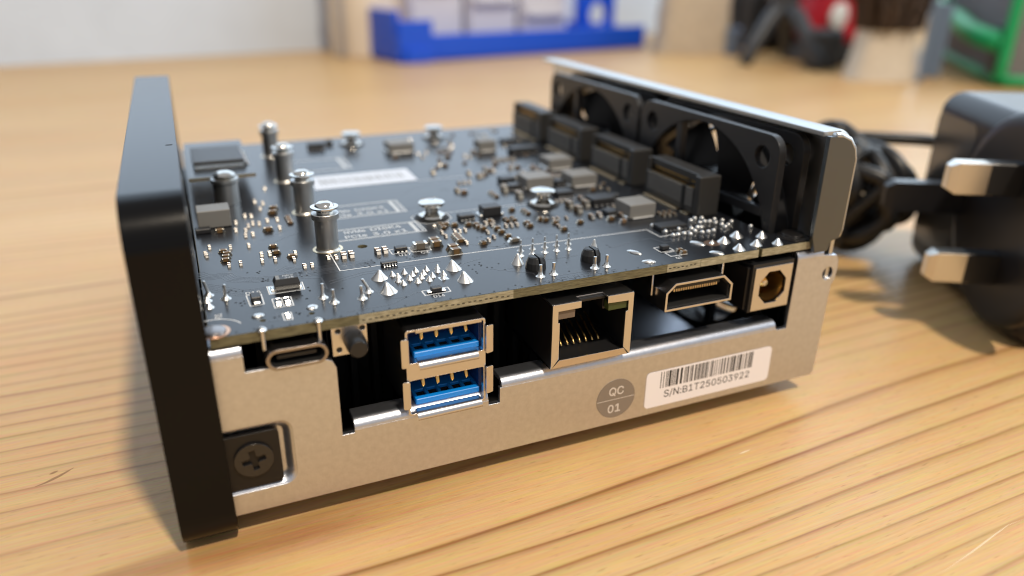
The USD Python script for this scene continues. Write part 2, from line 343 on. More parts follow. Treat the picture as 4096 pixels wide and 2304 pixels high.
chas = cat(in_xz(W, 0, 0.9), lip(-1, 4.25, 31.9, 7), lip(19.45, 42.45, 15.4), lip(44.95, 104.6, 17.4), lip(107.45, 114.1, 31.9, 6),
           tm(pan_v, pan_f), bx(-1, 116.4, 0.92, 124.5, 4.4, 5.3), bx(-1, 116.4, 124.5, 125.4, 4.4, 30))
ch = obj('chassis', chas, 'steel', pc, smooth=28)
obj('tapped_hole', lathe([(1.9, 0.6), (1.75, 0.98), (1.35, 1.3), (1.2, 3.2), (0.0, 3.2)], 20, (115.9, 0, 27.8), 'y').apply_transform(np.diag([1, -1, 1, 1])), 'blackm', ch)

# back panel with folded edges, two round air openings
pan = rrect(0.4, 125.5, 5.3, 55.9, 3.5).difference(Point(32.4, 29.6).buffer(22.5, 24)).difference(Point(86.5, 29.6).buffer(22.5, 24))
flange = Polygon([(109.3, 36.5), (109.3, 55.9), (112.4, 55.8), (114.6, 54.9), (116.0, 53.2), (116.7, 51.0), (116.7, 37.0), (116.2, 35.6), (114.2, 35.2), (113.6, 33.2), (110.5, 33.2)])
bp = obj('back_panel', cat(in_yz(pan, 115.7, 116.6), bx(111.6, 115.8, 3.0, 125.2, 55.0, 55.9)), 'sheet', pc)
obj('folded_edge', cat(in_xz(flange, -0.9, 0.1)), 'sheetdark', bp)
rim = [(111.0, 55.8), (112.4, 55.7), (114.6, 54.8), (116.0, 53.1), (116.65, 51.0), (116.65, 44), (116.65, 37.2), (116.2, 35.8)]
obj('rolled_rim', tube([(x, -0.2, z) for x, z in rim], 0.72, 12), 'sheet', bp, smooth=True)

# two fans
def fan(y0, y1, turn=0.0):
    cy, cz, h = (y0 + y1) / 2, 29.6, (y1 - y0) / 2
    f = group('fan', pc)
    fr = rrect(y0, y1, cz - h, cz + h, 3.6).difference(Point(cy, cz).buffer(h - 1.3, 32))
    for sy in (-1, 1):
        for sz in (-1, 1): fr = fr.difference(Point(cy + sy * 19.7, cz + sz * 19.9).buffer(2.2, 12))
    wallr = Point(cy, cz).buffer(h - 0.5, 32).difference(Point(cy, cz).buffer(h - 1.4, 32))
    outer = fr.buffer(0).union(wallr)
    fr_full = rrect(y0 + .3, y1 - .3, cz - h + .3, cz + h - .3, 3.4).difference(Point(cy, cz).buffer(h - 1.3, 32))
    obj('frame', cat(in_yz(fr, 106.3, 107.9), in_yz(wallr, 107.9, 112.4), in_yz(fr, 112.4, 114.0)), 'fanp', f, smooth=30)
    obj('hub', cat(lathe([(0, 0), (11.2, 0), (12.6, 0.5), (13, 1.4), (13, 5.5), (0, 5.5)], 32, (113.4, cy, cz), 'x')), 'fanblack', f, smooth=30)
    for k in range(4):
        a = math.radians(68 + 90 * k)
        p0 = np.array([cy + 11 * math.cos(a - .5), cz + 11 * math.sin(a - .5)]); p1 = np.array([cy + (h - 1) * math.cos(a), cz + (h - 1) * math.sin(a)])
        obj('strut', in_yz(LineString([p0, p1]).buffer(0.95, cap_style=2), 106.5, 108.2), 'fanp', f)
    g_ = [tube([(117.2, cy + R_ * math.cos(t), cz + R_ * math.sin(t)) for t in np.linspace(0, 2 * np.pi, 49)], .75, 8) for R_ in (9.5, 15.5, 21.5)]
    g_ += [tube([(117.2, cy + 5 * math.cos(t), cz + 5 * math.sin(t)), (117.2, cy + 23.8 * math.cos(t), cz + 23.8 * math.sin(t))], .8, 8) for t in np.radians([38, 128, 218, 308])]
    obj('guard', cat(*g_), 'sheet', f, smooth=True)
    for k in range(7):
        a0 = 2 * math.pi * k / 7 + turn; v = []; fc = []
        for i, r in enumerate(np.linspace(12.6, h - 2.2, 5)):
            for j, t in enumerate(np.linspace(0, 1, 5)):
                a = a0 + t * 0.56 - 0.25 * (r - 12.6) / 10
                v.append((108.9 + 4.0 * t, cy + r * math.cos(a), cz + r * math.sin(a)))
        for i in range(4):
            for j in range(4):
                q = i * 5 + j; fc += [[q, q + 1, q + 6], [q, q + 6, q + 5]]
        obj('blade', tm(v, fc), 'fanblack', f, smooth=True)
fan(7.9, 57.0, 1.85); fan(58.6, 107.7, .3)

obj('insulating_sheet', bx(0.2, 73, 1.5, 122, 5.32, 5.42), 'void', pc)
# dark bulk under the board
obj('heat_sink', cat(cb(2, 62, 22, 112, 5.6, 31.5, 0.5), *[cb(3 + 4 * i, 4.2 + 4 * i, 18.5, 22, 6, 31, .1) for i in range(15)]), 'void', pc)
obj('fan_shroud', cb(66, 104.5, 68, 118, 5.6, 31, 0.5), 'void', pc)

# ---------------------------------------------------------------- sockets on the port side
def hollow(poly_out, poly_in, y0, y1, floor=0.3):
    return in_xz(poly_out.difference(poly_in), y0, y1)

uc = group('charging_port', pc)       # small oval port
o = rrect(7.33, 16.31, 29.15, 32.5, 1.67, 10); i_ = rrect(7.83, 15.81, 29.65, 32.0, 1.17, 10)
obj('shell', cat(in_xz(o.difference(i_), -1.2, 6.5), in_xz(o, 5.9, 6.4)), 'darknickel', uc, smooth=25)
obj('tongue', cb(8.9, 14.8, -0.3, 6.0, 30.5, 31.2, 0.12), 'black', uc)
obj('liner', cat(in_xz(i_.buffer(-0.02), 4.6, 5.8), in_xz(i_.buffer(-.02).difference(i_.buffer(-.16)), -0.7, 4.6)), 'void', uc)
for x in (7.15, 15.2):
    obj('shell_tab', cat(cb(x, x + 0.5, -0.2, 0.2, 32.2, 35.6, 0.1), lathe([(0.75, 0), (0.62, .22), (.35, .42), (0, .5)], 16, (x + .25, 0.55, ZP + 0.02))), 'solder', uc, smooth=35)

bt = group('reset_button', pc)
bp_ = sbox(17.2, 28.9, 22.6, 33.6)
for hx, hz in ((18.2, 29.9), (21.9, 29.9), (18.2, 33.0), (21.9, 33.0)): bp_ = bp_.difference(Point(hx, hz).buffer(.45))
obj('face_plate', in_xz(bp_, 0.5, 0.75), 'tin', bt)
obj('switch_body', cb(17.3, 22.5, 0.78, 5, 28.8, 33.5, .15), 'black', bt)
obj('plunger', lathe([(1.62, 0), (1.62, 2.2), (1.45, 3.35), (1.28, 3.6), (0, 3.65)], 28, (20.5, 0.45, 31.25), 'y'), 'black', bt, smooth=35)

us = group('usb_port', pc)            # two blue sockets one above the other
X0, X1 = 28.25, 41.75
shell = rrect(X0, X1, 16.0, 31.55, 0.5).difference(rrect(X0 + .35, X1 - .35, 25.65, 31.2, 0.35)).difference(rrect(X0 + .35, X1 - .35, 16.3, 22.55, 0.35))
obj('shell', cat(in_xz(shell, -0.5, 14.5), in_xz(rrect(X0, X1, 16.0, 31.55, 0.5), 13.8, 14.4)), 'tin', us)
for za, zb in ((25.2, 30.25), (17.55, 22.65)):
    for xa, xb in ((27.45, 28.65), (41.65, 43.0)):
        sgn = -1 if xa < 30 else 1
        m = in_xz(rrect(xa, xb, za, zb, 0.25), -1.05, -0.72)
        m.apply_transform(trimesh.transformations.rotation_matrix(0.22 * sgn, [0, 0, 1], [28.6 if sgn < 0 else 41.7, -0.8, 0]))
        obj('side_flap', m, 'tin', us)
def curl(z, x0, x1, down):
    a = np.linspace(0, 1.35, 8); r = 1.1
    o_ = [(-0.5 - r * np.sin(t) * .9, z + down * (r - r * np.cos(t))) for t in a]; q = [(y + .05, zz - down * .3) for y, zz in o_[::-1]]
    return in_yz(Polygon([(3, z)] + o_ + q + [(3, z - down * .3)]).buffer(0), x0, x1)
obj('bottom_lip', curl(16.32, 29.6, 40.9, -1), 'tin', us, smooth=30)
obj('middle_lip', curl(25.6, 30.2, 40.3, -1), 'tin', us, smooth=30)
obj('top_lip', in_xz(sbox(29.9, 31.0, 41.0, 31.65), -0.75, -0.45), 'tin', us)
for zb in (25.75, 17.05):
    xs = np.linspace(30.6, 40.9, 6)
    yb = 5.4
    bars = [cb(30.0, 41.2, 0.9, 2.1, zb - 0.1, zb + 0.95, .12), cb(30.0, 41.2, 4.0, 9.0, zb, zb + 0.95, .1), cb(30.0, 41.2, 2.0, 4.1, zb, zb + 0.35, .05)]
    for k in range(6):
        xx = 30.0 + k * (11.2 - .55) / 5
        bars.append(cb(xx, xx + .55, 2.0, 4.1, zb + .02, zb + 0.93, .05))
    obj('tongue', cat(*bars), 'usbblue', us)
    obj('recess_floor', cat(*[bx(30.5 + k * 2.13, 32.3 + k * 2.13, 2.12, 3.98, zb + .36, zb + .42) for k in range(5)]), 'void', us)
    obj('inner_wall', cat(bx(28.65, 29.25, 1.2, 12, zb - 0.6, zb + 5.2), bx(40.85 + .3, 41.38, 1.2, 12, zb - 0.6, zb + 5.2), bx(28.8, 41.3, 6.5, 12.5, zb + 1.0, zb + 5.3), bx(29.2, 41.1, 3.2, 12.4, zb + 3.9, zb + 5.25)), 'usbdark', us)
    for k in range(4):
        xx = 31.6 + k * 2.55
        g_ = cat(tube([(xx, 3.6, zb + 4.6), (xx, 2.4, zb + 3.9), (xx, 1.9, zb + 3.0), (xx, 2.2, zb + 2.5)], [.42, .42, .36, .2], 8))
        obj('contact', g_, 'gold', us, smooth=True)

rj = group('network_port', pc)
ro = rrect(53.5, 69.3, 19.7, 32.0, 0.25)
hole = Polygon([(54.9, 21.5), (54.9, 28.5), (54.55, 28.6), (54.55, 30.7), (58.9, 30.75), (58.9, 32.6), (64.1, 32.6), (64.1, 30.65), (68.3, 30.5), (68.3, 28.6), (67.85, 28.4), (67.85, 21.4)])
rf = ro.difference(hole)
wedge = Polygon([(53.5, 19.7), (69.3, 19.7), (67.85, 21.4), (54.9, 21.5)])
obj('shell', cat(in_xz(rf.difference(wedge.buffer(.06)), -1.5, -1.15), bx(53.5, 58.9, -1.2, 19, 31.7, 32.0), bx(64.1, 69.3, -1.2, 19, 31.7, 32.0), bx(58.9, 64.1, 0.5, 19, 31.7, 32.0), bx(53.5, 69.3, -1.0, 19, 19.7, 20.0)), 'tin', rj)
wv = [(53.75, -1.25, 19.75), (69.05, -1.25, 19.75), (67.8, -1.75, 21.35), (54.95, -1.75, 21.45), (53.75, -0.9, 19.75), (69.05, -0.9, 19.75), (67.8, -1.4, 21.35), (54.95, -1.4, 21.45)]
obj('shell_side', bx(53.5, 53.85, -1.14, 19, 19.71, 31.69), 'blackm', rj); obj('shell_side', bx(68.95, 69.3, -1.14, 19, 19.71, 31.69), 'blackm', rj)
obj('bottom_flap', trimesh.convex.convex_hull(np.array(wv)), 'tin', rj)
obj('liner', cat(bx(53.9, 54.5, -0.9, 12, 20.1, 31.6), bx(68.35, 68.9, -0.9, 12, 20.1, 31.6), bx(53.9, 68.9, -0.7, 12, 20.0, 20.9), bx(53.9, 68.9, 12, 18.5, 20.0, 31.6), bx(54.5, 58.3, 0.6, 12, 28.7, 31.5), bx(64.3, 68.3, 0.6, 12, 28.7, 31.5), bx(58.3, 64.3, -0.3, 12, 31.2, 31.65)), 'black', rj)
obj('lamp_window', cb(54.6, 58.0, -1.1, 0.5, 28.95, 30.65, .1), 'ledclear', rj); obj('lamp_window', cb(64.5, 68.2, -1.1, 0.5, 28.95, 30.55, .1), 'ledgreen', rj, label='greenish lamp window')
for k in range(8):
    xx = 56.6 + k * 1.27
    obj('contact', tube([(xx, 3.2, 21.3), (xx, 3.7, 21.9), (xx, 8.0, 24.0), (xx, 9, 24.2)], .2, 8), 'gold', rj, smooth=True)

hd = group('display_port', pc)
ho = Polygon([(76.45, 26.75), (76.45, 30.2), (78.3, 31.8), (88.9, 31.8), (90.95, 29.9), (90.95, 26.75)]).buffer(0.15, join_style=1)
hi = ho.buffer(-0.42)
obj('shell', cat(in_xz(ho.difference(hi), -1.2, 10), in_xz(ho.buffer(-.05), 9.6, 9.9)), 'tin', hd, smooth=25)
obj('tongue', cb(78.3, 89.2, 0.2, 9, 29.9, 30.9, .1), 'black', hd)
obj('liner', cat(in_xz(hi.buffer(-.02), 7.8, 9.5), in_xz(hi.buffer(-.02).difference(hi.buffer(-.2)), -0.5, 7.8)), 'void', hd)
obj('contact_row', cat(*[bx(78.8 + k * .52, 79.05 + k * .52, 0.1, 7, 29.72, 30.25) for k in range(19)]), 'palegold', hd, stuff=True)
obj('shell_tab', cat(cb(75.6, 76.0, 2.5, 4, 28.5, 33.6, .08), cb(91.3, 91.7, 2.5, 4, 28.5, 33.6, .08)), 'tin', hd)

dc = group('power_socket', pc)
fp = sbox(97.1, 22.7, 106.1, 31.6)
oct_ = Polygon([(101.7 + 3.45 * math.cos(math.radians(22.5 + 45 * k)), 27.2 + 3.6 * math.sin(math.radians(22.5 + 45 * k))) for k in range(8)])
obj('body', cat(in_xz(sbox(96.6, 22.4, 106.5, 32.3).difference(oct_), 0.0, 9.5), bx(96.7, 106.4, 9.0, 11, 22.5, 32.2)), 'black', dc)
obj('face_plate', in_xz(fp.difference(oct_), -0.3, 0.0), 'tin', dc)
obj('side_spring', cat(cb(95.9, 96.55, 0.6, 9, 22.9, 31.6, .1)), 'blackm', dc)
obj('sleeve', lathe([(3.25, 0.3), (3.25, 8.5), (2.95, 8.5), (2.95, 0.3)], 24, (101.7, 0, 27.2), 'y').apply_transform(np.diag([1, -1, 1, 1])), 'gold', dc, smooth=30)
obj('centre_pin', lathe([(0, 1.6), (0.6, 1.7), (1.0, 2.2), (1.0, 8.8), (0, 8.8)], 16, (101.7, 0, 27.2), 'y').apply_transform(np.diag([1, -1, 1, 1])), 'nickel', dc, smooth=30)

# ---------------------------------------------------------------- stickers on the chassis
sl = obj('serial_label', in_xz(rrect(74.6, 104.5, 5.8, 13.6, 0.9), -0.06, -0.01), 'label', pc, label='white label with barcode and serial number')
bars, x, r2 = [], 77.85, random.Random(31)
while x < 99.9:
    w = r2.choice([.17, .17, .34, .34, .5]); 
    bars.append(bx(x, min(x + w, 100.2), -0.075, -0.062, 9.75, 13.3)); x += w + r2.choice([.17, .17, .34, .42])
obj('barcode', cat(*bars), 'ink', sl)
obj('serial_number', text_xz('S/N:B1T250503922', 1.5, 78.8, 7.55, -0.062, 20.6), 'ink', sl)
qc = obj('check_sticker', in_xz(Point(68.1, 9.8).buffer(4.1, 24), -0.05, -0.01), 'qc', pc, label='round grey sticker with QC 01')
obj('print', cat(text_xz('QC', 1.65, 66.4, 10.6, -0.052, 3.3, True), text_xz('01', 1.65, 66.3, 6.9, -0.052, 2.9, True), bx(64.1, 72.1, -0.06, -0.052, 9.62, 9.74)), 'qcink', qc)

# ---------------------------------------------------------------- circuit board
pcb = group('circuit_board', pc)
outline = Polygon([(0.3, 0.3), (97.6, 0.3), (97.6, 1.2), (98.3, 1.2), (98.3, 0.3), (112.3, 0.3), (112.3, 6.5), (105.6, 6.5), (105.6, 125.5), (0.3, 125.5)])
holes = [(28.9, 29.5, .9), (7.96, 3.7, .4), (15.07, 3.5, .4)]
ol = outline
for hx, hy, hr in holes: ol = ol.difference(Point(hx, hy).buffer(hr))
obj('substrate', in_xy(ol, 33.7, ZP - 0.04), 'fr4', pcb)
obj('solder_mask', in_xy(ol.buffer(-0.06), ZP - 0.039, ZP), 'mask', pcb)
obj('solder_mask', in_xy(ol.buffer(-0.06), 33.66, 33.699), 'mask', pcb)
for a, b in ((21.5, 47.0), (77.0, 84.2)):
    obj('routed_edge', bx(a, b, 0.24, 0.32, 33.75, ZP - .06), 'fr4pale', pcb)
obj('lead_edge', bx(84.3, 97.5, .25, .31, 33.78, ZP - .06), 'fr4pale', pcb); obj('lead_edge', bx(98.4, 112.2, .25, .31, 33.78, ZP - .06), 'fr4pale', pcb)

obj('edge_hole', cat(*[bx(a, a + .45, .20, .25, zz, zz + .14) for a, zz in [(22 + k * .95 + rnd.uniform(-.1, .1), 34.35 + rnd.uniform(-.12, .12)) for k in range(26)] + [(77.4 + k * .9, 34.4 + rnd.uniform(-.1, .1)) for k in range(7)]]), 'blackm', pcb, stuff=True)
# print on the board
zs = ZP + 0.015
silk = []
def sk(g): silk.append(in_xy(g, zs - .01, zs))
sk(line([(22.55, 28.4), (22.55, 18.9), (29.7, 18.9)], .2)); sk(line([(32.5, 18.9), (47.4, 18.75), (83.9, 18.0)], .2)); sk(line([(84.0, 18.0), (84.1, 13.2), (94.5, 14.5)], .18))
for pts in ([(10.05, 16.5), (15.7, 16.4), (15.6, 13.15), (10.1, 13.1)], [(10.2, 11.1), (13.05, 11.0), (13.0, 7.5), (10.2, 7.5)], [(32.95, 5.3), (37.4, 5.3), (37.3, 3.45), (32.95, 3.4)],
            [(33.0, 25.8), (36.7, 25.8), (36.7, 23.3), (33.0, 23.4)], [(36.8, 25.6), (40.3, 25.5), (40.3, 22.9), (36.8, 23.1)], [(10.95, 5.05), (12.2, 5.05), (12.1, 2.5), (10.95, 2.6)],
            [(6.6, 14.0), (8.85, 13.9), (8.85, 9.7), (6.8, 9.6)], [(79.4, 8.4), (82.2, 8.4), (82.2, 5.9), (79.4, 5.9)], [(79.9, 5.4), (83.4, 5.4), (83.4, 3.4), (79.9, 3.4)]):
    sk(ring_poly(pts, .17))
sk(line([(11.6, 11.0), (11.6, 7.5)], .15))
obj('board_print', cat(*silk, text_xy('D15', 1.0, 6.5, 14.3, zs - .01, 2.4), text_xy('D16', .85, 34.0, 2.05, zs - .01, 1.9), text_xy('U17', .95, 33.9, 21.9, zs - .01, 2.3), text_xy('C3', .95, 38.0, 21.7, zs - .01, 1.6), text_xy('Q3', .8, 80.2, 1.9, zs - .01, 1.2),
    *[in_xy(Point(1.0, 2.6).buffer(k + .09).difference(Point(1.0, 2.6).buffer(k - .09)).intersection(sbox(-1, 4, 6, 12)), zs - .01, zs) for k in (4.1,)]), 'silk', pcb)
rotp = text_xy('F01', 1.0, 0, 0, 0, 2.0); rotp.apply_transform(trimesh.transformations.rotation_matrix(math.pi / 2, [0, 0, 1])); rotp.apply_translation((2.5, 6.5, zs - .01))
obj('board_print', rotp, 'silk', pcb)
for y0, y1, x1, nm in ((33.6, 40.3, 42.7, 'DISK4'), (47.4, 56.3, 42.7, 'DISK3'), (88.0, 100.0, 40.0, None)):
    dim = [in_xy(unary_union([ring_poly([(24.8, y0 + q), (x1 - q, y0 + q), (x1 - q, y1 - q), (24.8, y1 - q)], .24) for q in (0, .5)] + [sbox(x1 - 2.0, y0 + .3, x1 - 1.2, y1 - .3)]), zs - .01, zs)]
    fr_ = obj('slot_print', cat(*dim), 'silkdim', pcb)
    if nm:
        y = y0 + 1.2
        obj('slot_lettering', cat(text_xy('NVMe', 1.5, 27.2, y + 2.8, zs - .01, 4.3, True), text_xy(nm, 1.5, 32.4, y + 2.8, zs - .01, 6.4, True), text_xy('PCIe', 1.5, 26.8, y, zs - .01, 4.4, True), text_xy('3.0 x1', 1.5, 32.2, y, zs - .01, 7.1, True)), 'silkdim', pcb)
dim = [line([(43, 43.5), (92, 42.5)], .22), line([(52, 70), (94, 70)], .22), ring_poly([(42.3, 39.6), (44.4, 37.5), (48, 37.5), (50.1, 39.6), (50.1, 43), (48, 45), (44.4, 45), (42.3, 43)], .2)]
for g in dim: obj('board_print', in_xy(g, zs - .012, zs - .002), 'silkdim', pcb)
obj('engraved_print', text_xy('M ADLN13 V1.0', 1.15, 52.7, 0.95, zs - .012, 14.6), 'trace', pcb)
# white bar sticker
lb = obj('paper_strip', in_xy(Polygon([(27.5, 70.6), (52.3, 70.8), (52.6, 82.4), (28.4, 82.4)]), ZP + .005, ZP + .06), 'strip', pcb)
obj('print', cat(*[bx(29.5 + k * 1.1 + rnd.random() * .3, 30.1 + k * 1.1, 74.2, 78.6 + rnd.random(), ZP + .06, ZP + .07) for k in range(19)]), 'chipgrey', lb)
# traces and vias
tr = []
T = [[(0.5, 39), (0.5, 27), (1.1, 26.9), (2.0, 25.4), (4.2, 25.4), (5.4, 24.8), (6.1, 22.8), (8.2, 21.6), (11.7, 20.8), (19.8, 20.8), (29, 21.2)],
     [(0.4, 21.8), (1.0, 21.8), (6.6, 16.5), (10, 16.45)], [(12.5, 23.0), (14, 24.6), (17, 22.2), (29, 22.4)], [(40, 10.5), (43.5, 14.4), (47, 15.4)], [(47, 10), (53, 5.5), (53, 2)],
     [(72, 11.5), (79, 13.2), (82, 13.2), (83, 10.2), (88, 10.2)], [(46, 24.5), (58, 16)], [(60, 33), (66, 27.5), (76, 27)], [(20, 2), (27, 2.2), (32, 5.2), (33, 5.2)], [(8.2, 3), (10.2, 3), (10.2, 5.6)]]
for pts in T[:3]:
    for k in range(5):
        tr.append(in_xy(LineString(pts).parallel_offset(k * .55, 'right').buffer(.12, cap_style=2), ZP - .005, ZP + .012) if k else in_xy(line(pts, .24), ZP - .005, ZP + .012))
T += [[(52, 20), (60, 22.5), (70, 22.5)], [(70, 25), (76, 23), (82, 23)], [(45, 60), (52, 66), (60, 66)], [(46, 52), (56, 50), (63, 50)], [(12, 40), (17, 44), (17, 56)], [(14, 38), (19, 42), (19, 60)], [(84, 11.5), (96, 11)], [(57, 3), (63, 3), (63.5, 2)], [(30, 4), (26.5, 4.6), (26, 10)], [(20, 14), (26, 16), (36, 16)], [(20, 15), (26, 17), (40, 17)], [(50, 9), (57, 10.4), (64, 10.4)], [(14, 18.6), (19, 17), (19, 12)]]
for pts in T[3:]: tr.append(in_xy(line(pts, .3), ZP - .005, ZP + .012))
obj('trace', cat(*tr), 'trace', pcb, stuff=True)
via = [(46.22, 13.67), (46.67, 11.04), (47.39, 10.52), (49.19, 11.87), (49.13, 8.78), (44.1, 9.82), (44.09, 9.16), (48.04, 1.85), (59.22, 4.04), (61.79, 4.04), (60.61, 7.75), (71.93, 12.98), (71.9, 11.93)]
via += [(1.5 + 2.49 * k, 0.85 if k > 3 else 1.2) for k in range(1, 32)]
for c in ((5, 17), (9, 23), (11, 20), (14, 20.5), (17, 20), (6, 11), (14.5, 10), (15, 12.5), (20, 11), (27, 20), (13, 4), (9, 5), (43, 14), (45, 12), (30, 21.5), (36, 20.5), (63, 24), (70, 22), (55, 20), (52, 26), (60, 35), (88, 11), (66, 35), (45, 48), (56, 60)):
    for k in range(rnd.randint(3, 7)): via.append((c[0] + rnd.uniform(-1.4, 1.4), c[1] + rnd.uniform(-1.2, 1.2)))
obj('via', cat(*[in_xy(Point(a, b).buffer(.17, 4), ZP + .004, ZP + .02) for a, b in via]), 'void', pcb, stuff=True)

# ---- chip capacitors and resistors
def two_end(name, m, x, y, L, w, h, d, parent=None):
    """body along x or y with a metal cap and a solder fillet at each end"""
    e = L * .2; ms = []; en = []
    def put(mesh, val): ms.append(mesh); en.extend([val] * len(mesh.vertices))
    put(cb(-L / 2 + e, L / 2 - e, -w / 2, w / 2, 0.03, h * .97, .05), 0.0)
    for s in (-1, 1):
        a, b = sorted((s * (L / 2 - e), s * L / 2))
        put(cb(a, b, -w / 2 - .02, w / 2 + .02, 0.0, h, .07), 1.0)
        f = L * .2
        put(trimesh.convex.convex_hull(np.array([(s * L / 2, -w * .45, 0), (s * L / 2, w * .45, 0), (s * L / 2, -w * .4, h * .62), (s * L / 2, w * .4, h * .62), (s * (L / 2 + f * .45), -w * .42, h * .2), (s * (L / 2 + f * .45), w * .42, h * .2), (s * (L / 2 + f), -w * .42, .01), (s * (L / 2 + f), w * .42, .01)])), 1.0)
    mesh = cat(*ms); a = (math.pi / 2 if d == 'y' else 0) + rnd.uniform(-.05, .05)
    mesh.apply_transform(trimesh.transformations.rotation_matrix(a, [0, 0, 1])); mesh.apply_translation((x, y, ZP + .01))
    return obj(name, mesh, m, parent or pcb, ends=en)

for x, y in [(2.57, 38.9), (1.7, 35.7), (1.9, 34.5), (6.14, 37.5), (9.36, 37.2), (5.17, 28.3), (7.11, 28.4), (10.73, 28.3), (12.93, 28.2), (16.01, 27.0), (16.76, 30.1)]: two_end('capacitor', 'cap', x, y, 1.0, .55, .55, 'y')
for x, y in [(4.76, 35.6), (5.3, 34.1), (4.99, 32.5), (4.8, 30.8), (13.44, 34.9), (13.53, 31.5), (15.9, 28.6)]: two_end('capacitor', 'capd', x, y, 1.3, .75, .7, 'x')
for x, y in [(21.78, 25.6), (23.16, 25.3)]: two_end('capacitor', 'cap', x, y, 1.0, .6, .5, 'y')
for x, y in [(24.52, 25.3), (25.88, 25.3), (30.69, 25.1), (32.07, 25.2)]: two_end('capacitor', 'cap', x, y, 1.6, .9, .85, 'y')
two_end('capacitor', 'capg', 38.55, 24.4, 2.6, 1.45, 1.3, 'x')
for x, y in [(41.85, 26.3), (41.75, 24.5), (44.0, 21.4), (43.8, 19.4)]: two_end('capacitor', 'capd', x, y, 1.9, 1.15, 1.15, 'x')
for x, y in [(45.11, 31.2), (45.08, 28.8), (47.58, 30.5), (48.66, 30.7), (49.84, 30.8), (47.55, 23.8)]: two_end('capacitor', 'cap', x, y, 1.0, .5, .5, 'y')
for x, y in [(46.94, 28.2), (46.84, 27.1), (46.78, 26.0), (46.75, 24.9)]: two_end('capacitor', 'capd', x, y, 1.5, .8, .75, 'x')
for x, y in [(50.38, 22.3), (51.59, 33.7), (48.87, 34.4), (53.07, 31.4), (53.5, 30.2), (47.28, 35.3), (63.02, 30.2), (62.9, 28.4), (66.81, 31.5), (67.5, 30.6), (68.63, 28.3), (68.4, 24.0), (73.49, 26.7), (52.97, 33.0), (56.38, 34.0), (56.1, 29.3), (56.09, 27.0), (56.21, 24.1), (50.35, 22.1), (63.74, 39.6)]: two_end('capacitor', 'capd', x, y, 1.25, .75, .7, 'x')
for x, y in [(69.33, 30.5), (70.38, 30.7), (68.32, 26.3), (72.18, 30.3), (55.94, 31.8), (53.6, 24.9), (53.54, 28.0), (52.04, 23.6)]: two_end('capacitor', 'cap', x, y, 1.0, .55, .5, 'y')
two_end('capacitor', 'capg', 56.5, 21.5, 2.0, 1.0, .7, 'x')
for x, y in [(10.94, 9.25), (12.25, 9.2)]: two_end('resistor', 'res', x, y, 1.7, .75, .55, 'y')
two_end('resistor', 'res', 11.57, 3.8, 1.0, .5, .4, 'y')
for x, y in [(82.81, 5.0), (82.9, 3.8)]: two_end('capacitor', 'capd', x, y, 1.2, .7, .65, 'x')
for x, y in [(68.39, 54.6), (69.5, 48.5), (76.82, 37.8), (76.9, 33.9), (80.4, 37.0)]: two_end('capacitor', 'capd', x, y, 2.0, 1.25, 1.25, 'y')
for x, y in [(77.4, 28.9), (79.5, 29.4), (83.3, 31.2), (83.85, 27.5)]: two_end('capacitor', 'cap', x, y, 1.6, .85, .8, 'y')
for x, y in [(80.48, 26.1), (82.0, 23.6), (81.63, 41.6), (87.68, 46.9), (80.82, 48.9), (77.5, 72.3), (79.61, 72.5), (78.54, 66.3), (83.24, 68.3), (83.32, 71.2), (67.05, 67.9), (68.1, 68.5), (68.93, 69.0), (71.29, 71.8), (72.7, 72.3), (71.1, 73.8), (75.6, 78.1), (57.8, 57.8), (58.7, 55.8), (57.7, 75.7), (62.7, 81.1), (66.5, 89.9), (72.2, 102.9), (75, 92.8), (65.8, 71.5), (53, 94.1), (91.3, 89.6), (89, 91)]: two_end('capacitor', rnd.choice(['cap', 'capd', 'capd']), x, y, 1.5, .85, .8, rnd.choice('xy'))
for _ in range(34): two_end('capacitor', rnd.choice(['cap', 'capd']), rnd.uniform(60, 95), rnd.uniform(74, 120), 1.1, .6, .55, rnd.choice('xy'))
for _ in range(16): two_end('capacitor', rnd.choice(['cap', 'capd']), rnd.uniform(75, 96.5), rnd.uniform(36, 70), 1.0, .55, .5, rnd.choice('xy'))
for x, y in [(8.37, 52.2), (7.94, 47.3), (11.48, 50.4), (12.64, 49.9), (14.39, 51.4), (16.33, 51.2), (9.41, 43.4), (10.77, 43.6), (16.09, 45.6), (9.73, 46.6), (10.5, 49.2), (10.48, 56.1), (11.68, 55.6), (16.79, 76), (1.8, 58), (14, 60), (15, 64), (13.5, 66)]: two_end('capacitor', 'cap', x, y, 1.0, .6, .55, 'y')
for x, y in [(13.79, 45.0), (4.95, 47.4), (16.0, 55.9), (16.6, 59)]: two_end('capacitor', 'capd', x, y, 1.6, .9, .85, 'x')
